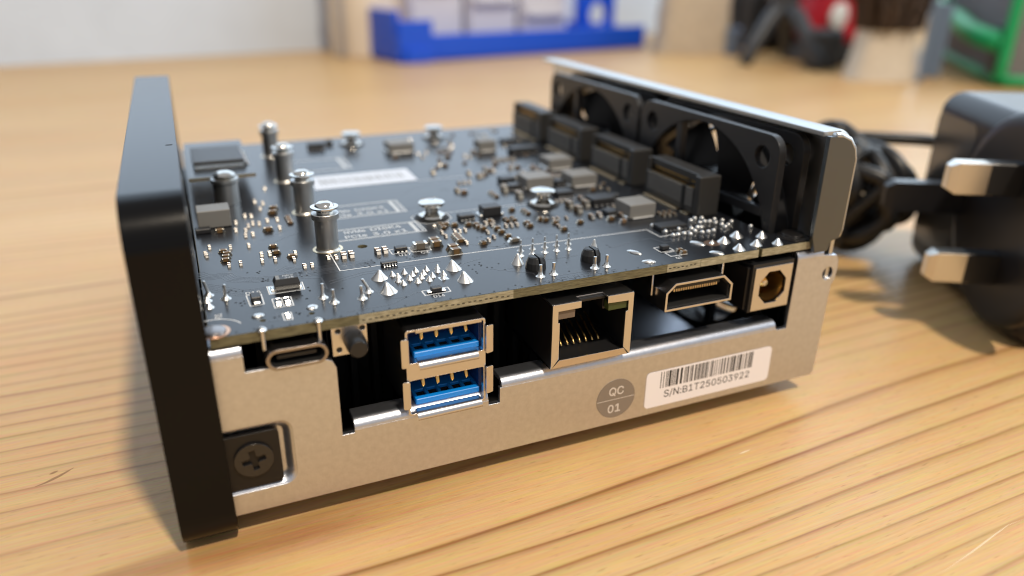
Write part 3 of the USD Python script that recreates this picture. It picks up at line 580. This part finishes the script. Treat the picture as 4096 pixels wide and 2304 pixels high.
for x0, y0, nx, ny, dx, dy, d, m_ in ((46.3, 33.6, 1, 3, 1, 1.3, 'x', 'capd'), (55.2, 33.2, 2, 1, 1.6, 1, 'y', 'cap'), (60.0, 33.0, 2, 2, 1.5, 1.4, 'x', 'capd'), (58.4, 30.2, 3, 1, 1.2, 1, 'y', 'cap'), (66.0, 36.0, 1, 3, 1, 1.25, 'x', 'capd'), (75.5, 41.6, 3, 1, 1.1, 1, 'y', 'cap'), (85.2, 33.0, 4, 1, 1.2, 1, 'y', 'capd'), (91.6, 33.0, 2, 3, 1.6, 1.5, 'x', 'cap'), (92.0, 24.0, 3, 2, 1.4, 1.6, 'y', 'capd'), (74.0, 63.6, 5, 1, 1.2, 1, 'y', 'capd'), (82.5, 60.2, 4, 2, 1.3, 1.6, 'y', 'cap'), (64.5, 50.0, 1, 4, 1, 1.2, 'x', 'capd'), (60.5, 64.0, 3, 1, 1.3, 1, 'y', 'cap'), (77.0, 81.0, 4, 2, 1.5, 1.6, 'y', 'capd'), (66.0, 95.0, 3, 2, 1.6, 1.5, 'x', 'cap'), (18.5, 48.0, 1, 4, 1, 1.3, 'x', 'cap'), (11.0, 31.5, 2, 1, 1.4, 1, 'y', 'cap'), (17.2, 23.0, 2, 1, 1.3, 1, 'y', 'cap')):
    for i in range(nx):
        for j in range(ny): two_end('capacitor', m_, x0 + i * dx, y0 + j * dy, 1.05, .6, .55, d)
# ---- chips
def chip(name, x0, x1, y0, y1, h, m='chip', leads=0, side='y', parent=None, z=ZP, lab=None):
    o = obj(name, cb(x0, x1, y0, y1, z + .08, z + h, .12), m, parent or pcb, label=lab)
    if leads:
        L = []
        for k in range(leads):
            if side == 'y':
                x = x0 + (x1 - x0) * (k + .5) / leads; w = (x1 - x0) / leads * .25
                for ya, yb in ((y0 - .45, y0 + .05), (y1 - .05, y1 + .45)): L.append(cb(x - w, x + w, ya, yb, z + .01, z + .22, .03))
            else:
                y = y0 + (y1 - y0) * (k + .5) / leads; w = (y1 - y0) / leads * .25
                for xa, xb in ((x0 - .45, x0 + .05), (x1 - .05, x1 + .45)): L.append(cb(xa, xb, y - w, y + w, z + .01, z + .22, .03))
        obj('chip_leads', cat(*L), 'solder', parent or pcb, stuff=leads > 8)
    return o
chip('chip', 33.8, 36.1, 24.0, 25.4, .85, leads=3)
chip('chip', 51.0, 54.4, 37.0, 39.2, 1.0, leads=4)
chip('inductor', 56.3, 60.4, 37.2, 40.2, 2.1, 'chip')
obj('pad', cat(cb(55.6, 56.3, 37.4, 40, ZP + .01, ZP + .5, .1), cb(60.4, 61, 37.4, 40, ZP + .01, ZP + .5, .1)), 'solder', pcb)
chip('resistor_array', 29.6, 32.5, 17.9, 19.0, .75, 'chip'); obj('array_end', cat(*[lathe([(.2, 0), (.15, .12), (0, .16)], 10, (30.05 + k * .5, 17.85, ZP + .3), 'y') for k in range(5)], *[cb(29.9 + k * .5, 30.2 + k * .5, 17.55, 17.9, ZP + .01, ZP + .12, .04) for k in range(5)]), 'solder', pcb)
# diode with print, standing on bright pads
obj('pad', in_xy(Polygon([(10.2, 16.3), (15.5, 16.2), (15.45, 13.3), (10.25, 13.25)]), ZP + .005, ZP + .03), 'solder', pcb)
dd = obj('diode', trimesh.convex.convex_hull(np.array([(x, y, z) for x0, x1, y0, y1, z in ((11.2, 15.0, 13.9, 15.9, ZP + .15), (11.0, 15.1, 13.6, 16.1, ZP + 1.1), (11.35, 14.8, 13.95, 15.8, ZP + 2.0)) for x in (x0, x1) for y in (y0, y1)])), 'chip', pcb)
obj('diode_print', cat(text_xy('NEV', .62, 12.5, 14.95, ZP + 2.0, 1.75, depth=.01), text_xy('JJ8', .62, 12.7, 14.1, ZP + 2.0, 1.5, depth=.01)), 'silkdim', pcb)
obj('diode_band', bx(11.42, 12.0, 14.0, 15.75, ZP + 2.0, ZP + 2.012), 'chipgrey', pcb)
obj('diode_lead', cat(cb(10.5, 11.3, 14.1, 15.6, ZP + .03, ZP + .35, .1), cb(14.8, 15.4, 14.1, 15.6, ZP + .03, ZP + .35, .1)), 'solder', pcb)
# D15, D16 and the small transistor
for x, y, w, d in ((7.85, 11.9, 1.5, 2.2), (35.1, 4.35, 1.75, 1.15), (80.85, 7.1, 1.6, 1.3)):
    obj('diode', cb(x - w / 2, x + w / 2, y - d / 2, y + d / 2, ZP + .06, ZP + .85, .12), 'chip', pcb)
obj('diode_lead', cat(cb(7.3, 8.4, 9.9, 10.9, ZP + .01, ZP + .35, .15), cb(7.3, 8.4, 12.9, 13.7, ZP + .01, ZP + .3, .1)), 'solder', pcb)
obj('diode_lead', cat(cb(33.5, 34.3, 3.9, 4.8, ZP + .01, ZP + .3, .12), cb(35.9, 36.7, 3.9, 4.8, ZP + .01, ZP + .3, .12)), 'solder', pcb)
# power stage: inductors and chips by the slots
for x0, x1, y0, y1, h in ((84.2, 90.6, 24.8, 30.8, 3.0), (84.2, 91.0, 50.6, 56.8, 2.8), (73.2, 80.2, 52.4, 58.4, 2.8), (86.3, 93.0, 67.2, 73.2, 2.8), (76.8, 82.0, 92.5, 97.0, 3.0), (53.0, 60.0, 99.5, 106.0, 2.6)):
    chip('inductor', x0, x1, y0, y1, h, 'chipgrey')
    obj('pad', cat(cb(x0 - .4, x0 + .25, y0 + .5, y1 - .5, ZP + .01, ZP + .55, .12), cb(x0 + .6, x1 - .6, y0 - .5, y0 + .1, ZP + .01, ZP + .35, .12)), 'solder', pcb)
for x0, x1, y0, y1, h in ((69.9, 73.6, 59.8, 62.8, 1.3), (69.6, 72.8, 53.9, 56.6, 1.2), (81.4, 84.0, 53.4, 56.4, 1.2), (81.6, 87.1, 35.6, 39.8, 1.6), (77.3, 81.3, 44.3, 47.6, 1.3), (81.2, 84.0, 28.6, 31.4, .9), (88.0, 90.0, 38.6, 41.0, 1.0), (33.0, 37.5, 112.0, 115.0, 1.6), (38.6, 40.6, 116.0, 118.0, 1.3), (84.0, 92.0, 86.0, 89.5, 1.8), (87, 91.4, 100, 103, 1.2)):
    chip('chip', x0, x1, y0, y1, h, 'chip', leads=4)
chip('chip', 85.8, 92.0, 15.6, 18.6, 1.0, leads=7)
# corner by the plate: moulded inductor, raised radio card on its post
chip('inductor', 1.3, 7.5, 50.6, 55.6, 3.6, 'chipgrey', lab='large grey moulded inductor'); chip('chip', 0.6, 3.4, 47.5, 49.4, 1.0)
card = obj('radio_card', in_xy(sbox(0.9, 70.4, 14.8, 107), ZP + 4.6, ZP + 5.4), 'mask', pcb)
obj('card_edge', bx(0.9, 14.8, 70.25, 70.4, ZP + 4.62, ZP + 5.38), 'palegold', pcb)
chip('controller_chip', 2.3, 13.3, 78.2, 93.6, 1.6, 'chip', z=ZP + 5.4)
qp = []
for k in range(26):
    x = 2.7 + k * .41
    qp.append(tube([(x, 78.25, ZP + 6.3), (x, 77.9, ZP + 6.25), (x, 77.7, ZP + 5.6), (x, 77.2, ZP + 5.47)], .09, 5))
for k in range(34):
    y = 78.8 + k * .43
    qp.append(tube([(13.25, y, ZP + 6.3), (13.6, y, ZP + 6.25), (13.8, y, ZP + 5.6), (14.3, y, ZP + 5.47)], .09, 5))
obj('chip_leads', cat(*qp), 'solder', pcb, stuff=True)

# ---- solder joints and pins
def joint(x, y, r, h, lean=(0, 0), name='solder_joint', pin=0.0, pr=.26, n=22):
    prof = [(r, 0), (r * .97, .05), (r * .82, h * .20), (r * .6, h * .43), (r * .38, h * .68), (r * .2 + .04, h * .9), (.09, h), (0, h + .01)]
    m = lathe(prof, n, (0, 0, 0)); v = m.vertices
    v[:, 0] += lean[0] * (v[:, 2] / h) ** 1.6; v[:, 1] += lean[1] * (v[:, 2] / h) ** 1.6
    a = np.arctan2(v[:, 1], v[:, 0]); s = rnd.uniform(0, 6); k = 1 + .05 * np.sin(a + s) + .03 * np.sin(2 * a + 2 * s); v[:, 0] *= k; v[:, 1] *= k
    m.vertices = v + (x, y, ZP + .005)
    return obj(name, m, 'solder', pcb, smooth=True)
def pin(x, y, r, h, lean=(0, 0), pr=.28):
    base = lathe([(r, 0), (r * .95, .06), (r * .62, .22), (pr * 1.35, .55), (pr, .8)], 18, (x, y, ZP + .005))
    p = tube([(x, y, ZP + .5), (x + lean[0] * .3, y + lean[1] * .3, ZP + h * .5), (x + lean[0], y + lean[1], ZP + h), (x + lean[0], y + lean[1], ZP + h + .06)], [pr, pr, pr * .95, pr * .6], 10)
    return obj('solder_pin', cat(base, p), 'solder', pcb, smooth=45)
for x, y, h, ln in ((28.04, 13.18, 1.55, (0, 0)), (28.0, 7.1, 1.6, (-.3, .5)), (40.94, 12.57, 1.6, (-.15, .35)), (41.01, 6.89, 1.65, (-.2, .25))): joint(x, y, 1.42, h, ln)
for x, y in [(30.33, 13.45), (30.98, 12.2), (30.47, 10.6), (30.97, 9.0), (32.43, 13.69), (32.5, 10.66), (33.43, 12.2), (34.51, 13.73), (33.47, 9.02), (34.49, 10.49), (35.41, 12.05), (36.39, 13.64), (35.48, 9.04), (36.49, 10.45), (37.96, 12.34), (38.38, 13.6), (38.43, 10.4), (37.95, 9.09)]:
    joint(x, y, .6, .85, (rnd.uniform(-.1, .1), .1))
obj('pad', in_xy(affinity.rotate(sbox(37.2, 8.3, 38.75, 9.8), 4), ZP + .006, ZP + .03), 'solder', pcb)
for x, y, h, ln in ((1.13, 16.3, 2.6, (-.45, -.2)), (3.56, 14.0, 2.4, (0, 0)), (17.72, 8.7, 2.3, (.1, .25)), (19.0, 6.2, 2.2, (-.1, 0)), (24.94, 8.3, 2.3, (-.9, .1)), (23.39, 6.05, 2.2, (-.1, 0))): pin(x, y, .85, h, ln, .27)
for x, y in ((0.8, 14.0), (0.98, 11.5)): joint(x, y, .8, .8)
for x, y in [(55.5, 16.4), (57.98, 16.45), (60.47, 16.4), (62.99, 16.5), (65.51, 16.5), (54.45, 13.95), (56.76, 13.9), (59.26, 13.9), (61.74, 13.9), (64.16, 13.85)]: pin(x, y, .68, 2.1, (0, 0), .2)
for x, y in [(53.59, 3.8), (56.13, 3.87), (64.1, 3.7), (66.47, 3.66)]: pin(x, y, .85, 2.1, (0, 0), .3)
joint(52.39, 10.8, 1.2, 1.9); joint(68.7, 12.2, .9, 1.9)
for x, y in ((54.43, 7.55), (65.3, 7.4)):
    hs = []
    for s in (-1, 1):
        P = []
        for z, r, o in ((ZP, 1.85, .16), (ZP + 1.2, 1.75, .16), (ZP + 2.15, 1.3, .16), (ZP + 2.3, 1.0, .16)):
            for k in range(9):
                a = -math.pi / 2 + math.pi * k / 8; P.append((x + s * (o + max(0, r * math.cos(a) - o)), y + r * math.sin(a), z))
        hs.append(trimesh.convex.convex_hull(np.array(P)))
    obj('snap_peg', cat(*hs), 'black', pcb)
def blob(x, y, lx, ly, a, h=.4):
    m = trimesh.creation.icosphere(2); v = m.vertices; v *= (1 + .16 * (meshkit.noise(v * 2 + (x, y, 3)) - .5)[:, None]) * (lx, ly, h); v[:, 2] = np.maximum(v[:, 2], 0)
    m.vertices = v; m.apply_transform(trimesh.transformations.rotation_matrix(a, [0, 0, 1])); m.apply_translation((x, y, ZP + .004))
    return obj('solder_blob', m, 'solder', pcb, smooth=60)
for a in ((7.45, 5.5, 1.0, .65, .1), (15.5, 5.6, .95, .75, .5), (74.7, 7.7, 1.6, .6, -1.15), (74.62, 2.6, 1.3, .65, -.5), (88.66, 7.4, 1.6, .75, -1.1), (88.86, 1.7, 1.4, .75, -.9), (74.9, 2.2, .5, .4, 0)): blob(*a)
for x, y, r in ((98.36, 8.0, 1.35), (93.99, 6.2, 1.25), (94.07, 1.9, 1.2), (98.68, 2.5, 1.15), (102.86, 5.9, 1.15), (103.06, 1.6, 1.1)): joint(x, y, r, 1.15)
obj('copper_ring', lathe([(.5, 0), (1.55, 0), (1.55, .03), (.5, .03)], 24, (91.36, 6.45, ZP + .005)), 'copper', pcb); joint(91.36, 6.45, .55, .6)
for x, y in [(85.97, 18.9), (86.34, 14.72), (89.68, 14.98), (92.29, 14.34), (86.54, 12.32), (87.64, 12.27), (89.18, 12.42), (90.08, 11.68), (93.89, 14.51), (94.58, 14.24), (94.34, 11.54), (95.82, 11.74), (96.23, 16.88), (97.65, 17.16), (98.59, 16.78), (99.27, 15.67), (99.7, 14.25), (99.41, 12.72), (102.83, 15.11), (101.5, 16.4), (100.4, 17.6), (104.5, 11.1), (92.08, 12.83), (92.99, 11.69), (95.2, 18.6), (96.9, 19.6), (98.4, 19.2), (100.8, 13.6)]:
    m = trimesh.creation.icosphere(2); m.vertices *= (.5, .5, .55); m.apply_translation((x, y, ZP + .25)); obj('solder_ball', m, 'solder', pcb, smooth=True)
# plated screw holes at two corners of the board
obj('screw_ring', lathe([(1.4, .02), (2.3, .02), (2.3, .1), (1.4, .12), (1.4, .02)], 28, (1.0, 2.3, ZP)), 'copper', pcb, smooth=30)
obj('corner_screw', lathe([(1.8, .13), (1.7, .4), (1.2, .62), (0, .7)], 24, (1.0, 2.3, ZP)), 'darknickel', pcb, smooth=30)
obj('corner_screw', lathe([(3.0, 0), (3.0, .25), (2.3, .5), (2.2, .9), (1.6, 1.15), (0, 1.2)], 28, (108.4, 3.4, ZP)), 'blackm', pcb, smooth=30)

# ---- posts and screws (turned parts)
def cross_head(r, x, y, z):
    c = unary_union([sbox(-r, -r * .28, r, r * .28), sbox(-r * .28, -r, r * .28, r)]); return in_xy(affinity.translate(affinity.rotate(c, 25), x, y), z, z + .03)
def standoff(x, y, r=2.05):
    s = group('drive_post', pc); z = ZP; k = r / 2.05
    obj('base_ring', lathe([(1.5, .0), (2.75 * k, .0), (2.75 * k, .06), (1.5, .07)], 32, (x, y, z + .01)), 'palegold', s, smooth=30)
    obj('post', lathe([(r * 1.12, .05), (r * 1.05, .2), (r, .35), (r, 6.0), (2.45 * k, 6.05), (2.5 * k, 6.2), (2.5 * k, 7.0), (2.4 * k, 7.1), (1.4, 7.12)], 36, (x, y, z)), 'post', s, smooth=30)
    sc = obj('screw', lathe([(1.55, 7.1), (1.55, 7.8), (2.4, 7.95), (2.52, 8.1), (2.5, 8.28), (1.75, 8.38), (1.65, 8.6), (1.35, 8.95), (.8, 9.2), (0, 9.27)], 36, (x, y, z)), 'nickel', s, smooth=32)
    obj('screw_slot', cross_head(.85, x, y, z + 9.12), 'blackm', sc)
for x, y in ((22.7, 30.5), (22.6, 54.7), (22.4, 81.6), (22.5, 108.7)): standoff(x, y)
s = group('card_post', pc)
obj('post', lathe([(2.6, .05), (2.6, 4.55), (1.5, 4.6)], 32, (8.0, 67.6, ZP)), 'post', s, smooth=30)
obj('post_collar', lathe([(2.3, 4.6), (2.9, 4.8), (2.9, 5.6), (2.2, 5.8), (1.2, 5.8)], 32, (8.0, 67.6, ZP)), 'post', s, smooth=30)
obj('screw', lathe([(1.5, 5.8), (2.3, 6.0), (2.4, 6.4), (1.8, 6.9), (.9, 7.2), (0, 7.3)], 32, (8.0, 67.6, ZP)), 'nickel', s, smooth=32)
def cooler_screw(x, y):
    s = group('cooler_screw', pc)
    obj('washer', lathe([(0, 0.02), (3.6, .02), (3.6, .12), (0, .13)], 32, (x, y, ZP)), 'void', s)
    k = obj('head', lathe([(2.75, .15), (2.85, .5), (2.7, .85), (2.0, 1.15), (1.45, 1.5), (1.4, 2.3), (1.75, 2.55), (2.45, 2.75), (2.75, 3.1), (2.72, 3.45), (2.3, 3.72), (1.2, 3.9), (0, 3.95)], 40, (x, y, ZP)), 'nickel', s, smooth=32)
    obj('screw_slot', cross_head(.65, x, y, ZP + 3.91), 'post', k)
for x, y in ((46.3, 41.2), (71.8, 40.8), (45.6, 114.3), (70.6, 114.5)): cooler_screw(x, y)

# ---- four card slots
def slot(yc):
    s = group('expansion_slot', pc); y0, y1 = yc - 10.3, yc + 10.3; z = ZP
    body = [cb(98.3, 103.2, y0 + 1.6, y1, z + .3, z + 5.6, .1), cb(100.4, 103.2, y0 + 1.4, y1 - .2, z + 5.5, z + 7.0, .05), cb(99.2, 103.2, y0 + 1.4, y1 - .6, z + 7.0, z + 8.7, .15),
            cb(98.0, 103.3, y0, y0 + 2.0, z + .1, z + 8.75, .2), cb(98.6, 103.2, y1 - .8, y1, z + .3, z + 8.6, .15)]
    obj('body', cat(*body), 'slot', s)
    obj('key_gap', cat(bx(98.2, 98.34, y0 + 5.2, y0 + 6.3, z + .3, z + 5.65), bx(98.2, 98.34, y0 + 1.9, y0 + 2.4, z + .3, z + 5.65)), 'void', s)
    rib = []; up_ = []; ld = []
    for k in range(34):
        y = y0 + 2.7 + k * .5
        if 4.9 < y - y0 < 6.5: continue
        if y > y1 - 1.2: continue
        rib.append(bx(98.22, 98.32, y, y + .26, z + 1.6, z + 5.62)); up_.append(bx(99.0, 100.35, y, y + .26, z + 5.61, z + 5.78)); up_.append(bx(99.6, 100.4, y, y + .26, z + 6.5, z + 6.9)); ld.append(cb(97.2, 98.4, y, y + .3, z + .01, z + .3, .05))
    obj('contact_rib', cat(*rib), 'chipgrey', s, stuff=True); obj('contact_row', cat(*up_), 'gold', s, stuff=True); obj('solder_lead', cat(*ld), 'palegold', s, stuff=True)
for yc in (30.7, 56.7, 82.6, 107.9): slot(yc)

# ---------------------------------------------------------------- mains adapter lying on its side
ad = tag(group('power_adapter'), 'black plug-in power adapter lying on its side with three prongs facing left', 'adapter')
PB = np.array([180.5, 6.1]); aa = 0.511; dv = np.array([math.sin(aa), math.cos(aa)]); nv = np.array([-math.cos(aa), math.sin(aa)])
def AD(m):
    """from adapter axes (along the face, out of the face, up) to the table"""
    v = m.vertices; xy = PB + v[:, :1] * dv + v[:, 1:2] * nv; m.vertices = np.c_[xy, v[:, 2]]; m.invert(); return m
def rbox(x0, x1, y0, y1, z0, z1, r, n=5):
    P = []
    s = trimesh.creation.icosphere(2).vertices * r
    for X in (x0 + r, x1 - r):
        for Y in (y0 + r, y1 - r):
            for Z in (z0 + r, z1 - r): P.append(s + (X, Y, Z))
    return trimesh.convex.convex_hull(np.vstack(P))
obj('body', AD(rbox(-12, 56.4, -34, 0, 0.3, 51.8, 6.0)), 'adapter', ad, smooth=35)
obj('rating_panel', AD(in_xz(rrect(28, 52, 8, 46, 2.5), 0.0, 0.0 + .1)), 'adlabel', ad)
plug = obj('plug_base', AD(lathe([(0, 2.2), (22, 2.2), (24.5, 1.8), (25.6, 1.0), (26, 0)], 48, (2, 0, 28.2), 'y').apply_transform(np.diag([1, -1, 1, 1]))), 'adapter', ad, smooth=35)
for z in (39.3, 17.1):
    pr = obj('prong', AD(trimesh.convex.convex_hull(np.array([(x, y, z + q) for (x, q, y) in [(sx * a, sz * b, yy) for sx in (-1, 1) for sz in (-1, 1) for a, b, yy in ((2.2, 3.7, 8), (2.2, 3.7, 16.4), (1.2, 2.7, 18.2))]]))), 'brass', ad)
    obj('prong_sleeve', AD(cb(-2.3, 2.3, 1.5, 9.8, z - 3.8, z + 3.8, .3)), 'black', pr)
obj('earth_prong', AD(trimesh.convex.convex_hull(np.array([(22.2 + sx * a, yy, 28.2 + sz * b) for sx in (-1, 1) for sz in (-1, 1) for a, b, yy in ((2.0, 4.0, 0), (2.0, 4.0, 20.6), (1.1, 2.6, 22.7))]))), 'adapter', ad)
obj('vent_slot', AD(in_xz(Polygon([(-20, 47), (-6, 47), (-13, 40)]), 0.0, .12)), 'void', ad)

# coiled lead
def smooth_path(pts, n=120):
    from scipy.interpolate import splprep, splev
    tck, _ = splprep(np.array(pts, float).T, s=0, k=3); return np.array(splev(np.linspace(0, 1, n), tck)).T
r3 = random.Random(5)
cpts = []
cx_, cy_, cz_ = 190.0, 71.0, 20
for k in range(0, 9 * 9):
    a = 2 * math.pi * k / 9; t = k / (9 * 9)
    off = -11 + 22 * t + r3.uniform(-2.5, 2.5)
    R1, R2 = r3.uniform(12, 22), r3.uniform(9, 16)
    e1 = np.array([-0.15, 0.98]); e2 = np.array([0.98, .15])
    xy = np.array([cx_, cy_]) + e1 * R1 * math.cos(a) + e2 * off
    cpts.append((xy[0], xy[1], max(2.6, cz_ + R2 * math.sin(a) + 3 * math.cos(2 * a + k))))
cable = obj('adapter_cable', cat(tube(smooth_path(cpts, 640), 2.4, 10), tube(smooth_path([(188, 92, 22), (196, 88, 29), (204, 80, 32.5), (212, 73, 33), (219, 68, 33), (227, 65, 32)], 40), 1.9, 10)), 'cable', None, smooth=True)
tag(cable, 'coiled black lead bundled behind the silver corner of the computer', 'cable')
tie = [(190 + 14 * math.cos(t), 60 + 1.5 * math.sin(2 * t), 18 + 15.5 * math.sin(t)) for t in np.linspace(0, 2 * math.pi, 26)]
obj('cable_tie', tube(tie, 1.5, 8), 'cable', cable, smooth=True)

# ---------------------------------------------------------------- far side of the table, all out of focus
def onto(m, x, y, a=0, z=0):
    m.apply_transform(trimesh.transformations.rotation_matrix(a, [0, 0, 1])); m.apply_translation((x, y, z)); return m
A1 = math.radians(11)
rk = tag(group('plastic_rack'), 'bright blue plastic rack with a low front tray and a post with a round hole', 'rack')
def RK(m): return onto(m, 187, 574, A1)
obj('tray', RK(cat(cb(0, 298, 0, 150, 0, 4, 1), cb(0, 298, 0, 6, 0, 23, 1), cb(0, 34, -2, 0, 0, 36, .5), cb(0, 6, 6, 150, 0, 44, 1), cb(293, 298, 5, 150, 0, 20, 1))), 'bluep', rk)
ppost = sbox(230, 0, 280, 90).difference(Point(258, 33).buffer(13))
obj('post', RK(in_xz(ppost, 32, 40)), 'bluep', rk); obj('side_panel', RK(cb(0, 8, 60, 148, 20, 90, 1)), 'bluep', rk)
obj('foot', RK(cb(5, 30, -6, 0, 0, 12, 1)), 'bluep', rk)
for k, lab in enumerate(('cloudy white bin at the left end of the blue rack', 'cloudy white bin in the middle of the blue rack', 'cloudy white bin beside the post of the blue rack')):
    x0 = 36 + k * 64
    b = tag(group('storage_bin'), lab, 'bin', 'bins standing in the blue rack')
    obj('body', RK(cat(cb(x0, x0 + 58, 44, 120, 4.5, 90, 3))), 'binw', b); obj('front_lip', RK(cb(x0 + 4, x0 + 54, 36, 44, 60 - 14 * k, 66 - 14 * k, 1)), 'binw', b)
pr_ = tag(group('paper_roll'), 'cream roll of paper standing by the wall left of the blue rack', 'paper roll')
obj('outer_layer', lathe([(37, 0), (38, 0), (38, 110), (20, 110), (20, 0), (37, 0)], 48, (184, 668, .3)), 'paper', pr_, smooth=30)
obj('loose_end', tube([(184 - 38.6 * math.cos(t), 668 - 38.6 * math.sin(t), 55) for t in np.linspace(-.6, .25, 10)], 1.0, 6), 'greyp', pr_, smooth=True)
tag(obj('grey_folder', onto(cb(-3, 3, 0, 60, 0, 95, 1), 150, 634, -.25), 'greyp'), 'grey folder standing upright at the left of the paper roll by the wall', 'folder')

def sack(w, d, h, seed, flare=.12):
    v = []; f = []; n = 40; lv = 14
    for i in range(lv):
        t = i / (lv - 1); k = 1 + flare * (1 - t) ** 3 - .10 * t
        for j in range(n):
            a = 2 * math.pi * j / n; c, s_ = math.cos(a), math.sin(a); e = .45
            x = w / 2 * k * math.copysign(abs(c) ** e, c); y = d / 2 * k * math.copysign(abs(s_) ** e, s_)
            v.append((x, y, h * t))
    v = np.array(v); v[:, :2] *= (1 + .12 * (meshkit.fbm(v / 22 + seed, 3) - .5))[:, None]
    for i in range(lv - 1):
        for j in range(n):
            k = (j + 1) % n; f += [[i * n + j, i * n + k, (i + 1) * n + k], [i * n + j, (i + 1) * n + k, (i + 1) * n + j]]
    b = len(v); v = np.vstack([v, [(0, 0, h * .93)]])
    for j in range(n): f.append([(lv - 1) * n + j, (lv - 1) * n + (j + 1) % n, b])
    return tm(v, f)
bg = obj('fabric_pouch', onto(sack(74, 44, 62, 3, .05), 500, 575, -.3), 'cloth', None, smooth=True); tag(bg, 'pale beige fabric pouch standing right of the blue rack', 'pouch')
bt_ = group('small_bottle'); tag(bt_, 'small blue-grey bottle at the foot of the beige pouch beside the blue rack', 'bottle')
obj('body', lathe([(0, 0), (8, 0), (8.5, 2), (8.5, 24), (5, 28), (0, 28)], 24, (528, 543, 0)), 'steelblue', bt_, smooth=30); obj('cap', lathe([(5, 28), (5, 36), (0, 36)], 20, (528, 543, 0)), 'darkg', bt_, smooth=30)
jr = group('brush_bundle'); tag(jr, 'bundle of dark upright tool handles behind the small bottle', 'tools')
for k in range(7):
    x, y = 545 + r3.uniform(-24, 30), 600 + r3.uniform(-18, 24)
    obj('handle', tube([(x, y, 0), (x + r3.uniform(-6, 6), y, 60), (x + r3.uniform(-12, 12), y + 5, 130)], r3.uniform(4, 7.5), 10), r3.choice(['brown', 'darkg', 'darkg', 'brown']), jr, smooth=True)
tp = tag(group('small_tripod'), 'small dark grey tripod with splayed legs in front of the red tin', 'tripod')
obj('head', onto(cat(cb(-11, 11, -10, 10, 44, 66, 3), cb(-16, 16, -8, 8, 66, 105, 3)), 520, 468, -.5), 'darkg', tp)
for fx, fy in ((478, 462), (519, 412), (560, 500)): obj('leg', tube([(fx, fy, 3), (fx * .8 + 520 * .2, fy * .8 + 468 * .2, 17), (fx * .35 + 520 * .65, fy * .35 + 468 * .65, 42), (520, 468, 50)], [6, 6.5, 7.5, 8], 10), 'darkg', tp, smooth=True)
obj('joint', onto(cb(-15, 15, -9, 12, 0, 34, 4), 531, 424, -.4), 'darkg', tp)
rd = tag(group('red_tin'), 'red tin with a white spot on a black stand behind the tripod', 'tin')
obj('stand', lathe([(0, 0), (44, 0), (46, 4), (44, 17), (0, 18)], 36, (596, 480, 0)), 'darkg', rd, smooth=30)
obj('body', lathe([(0, 18.2), (38, 18.2), (42, 26), (40, 60), (30, 66), (0, 66)], 36, (596, 480, 0)), 'red', rd, smooth=30); obj('lid', lathe([(0, 66.2), (44, 66.2), (45, 72), (40, 92), (0, 96)], 36, (596, 480, 0)), 'red', rd, smooth=30)
obj('badge', lathe([(12, 0), (11, 2.5), (6, 4), (0, 4.3)], 24, (569, 449, 42), 'y'), 'white', rd, smooth=30)
pt = tag(group('planter'), 'beige canvas planter with a flared foot below dark brown bristles', 'planter')
obj('bag', onto(sack(44, 36, 45, 9, .16), 530, 360, -.42), 'clothw', pt, smooth=True)
tuft = []
for k in range(260):
    a, r_ = r3.uniform(0, 6.28), 24 * math.sqrt(r3.random()); x, y = 530 + r_ * math.cos(a), 360 + r_ * math.sin(a); l = r3.uniform(22, 48)
    tuft.append(tube([(x, y, 39), (x + r3.uniform(-6, 6) + (x - 530) * .2, y + r3.uniform(-6, 6), 41 + l * .6), (x + r3.uniform(-14, 14) + (x - 530) * .6, y + r3.uniform(-12, 12), 41 + l)], [2.2, 2.4, .9], 5))
obj('bristles', cat(*tuft), 'brown', pt, smooth=True, stuff=True)
bl = tag(obj('folded_card', onto(cat(cb(-2, 2, -22, 22, 0, 62, .6), cb(2, 14, 18, 22, 0, 58, .6)), 560, 345, -.9), 'steelblue'), 'blue-grey folded card standing beside the beige planter', 'card')
gc = tag(group('storage_case'), 'grey storage case with bright green edging at the right', 'case')
def GC(m): return onto(m, 581, 292, math.radians(49.5))
obj('body', GC(rbox(0, 262, -120, 0, 3, 95, 5)), 'casegrey', gc, smooth=35)
for pts in ([(2, .5, 5), (260, .5, 5)], [(0, .5, 6), (0, .5, 94)], [(2, .5, 95), (260, .5, 95)], [(0, -2, 95), (0, -118, 95)], [(0, -2, 5), (0, -118, 5)]):
    obj('edging', GC(tube(np.linspace(pts[0], pts[1], 6), 4.2, 10)), 'green', gc, smooth=True)
obj('carry_handle', GC(tube(smooth_path([(222, 1, 52), (206, 10, 50), (110, 13, 42), (20, 10, 34), (6, 1, 32)], 40), 8, 12)), 'green', gc, smooth=True)
obj('strap', GC(cb(10, 28, .5, 4, 5, 44, .8)), 'darkg', gc); obj('name_patch', GC(cb(20, 60, .5, 2, 66, 92, .8)), 'white', gc)
bk = tag(group('camera_bag'), 'black shoulder bag behind the tripod and the red tin', 'bag')
obj('body', onto(rbox(-70, 75, 0, 60, 0.5, 130, 12), 625, 560, -.5), 'darkg', bk, smooth=35); obj('front_pocket', onto(rbox(-45, 50, -16, 0, 4, 60, 7), 625, 560, -.5), 'cable', bk, smooth=35)
tag(obj('cardboard_box', onto(cb(0, 90, 0, 60, 0, 110, 1.5), 560, 640, -.3), 'cloth'), 'brown cardboard box behind the upright tool handles', 'box')
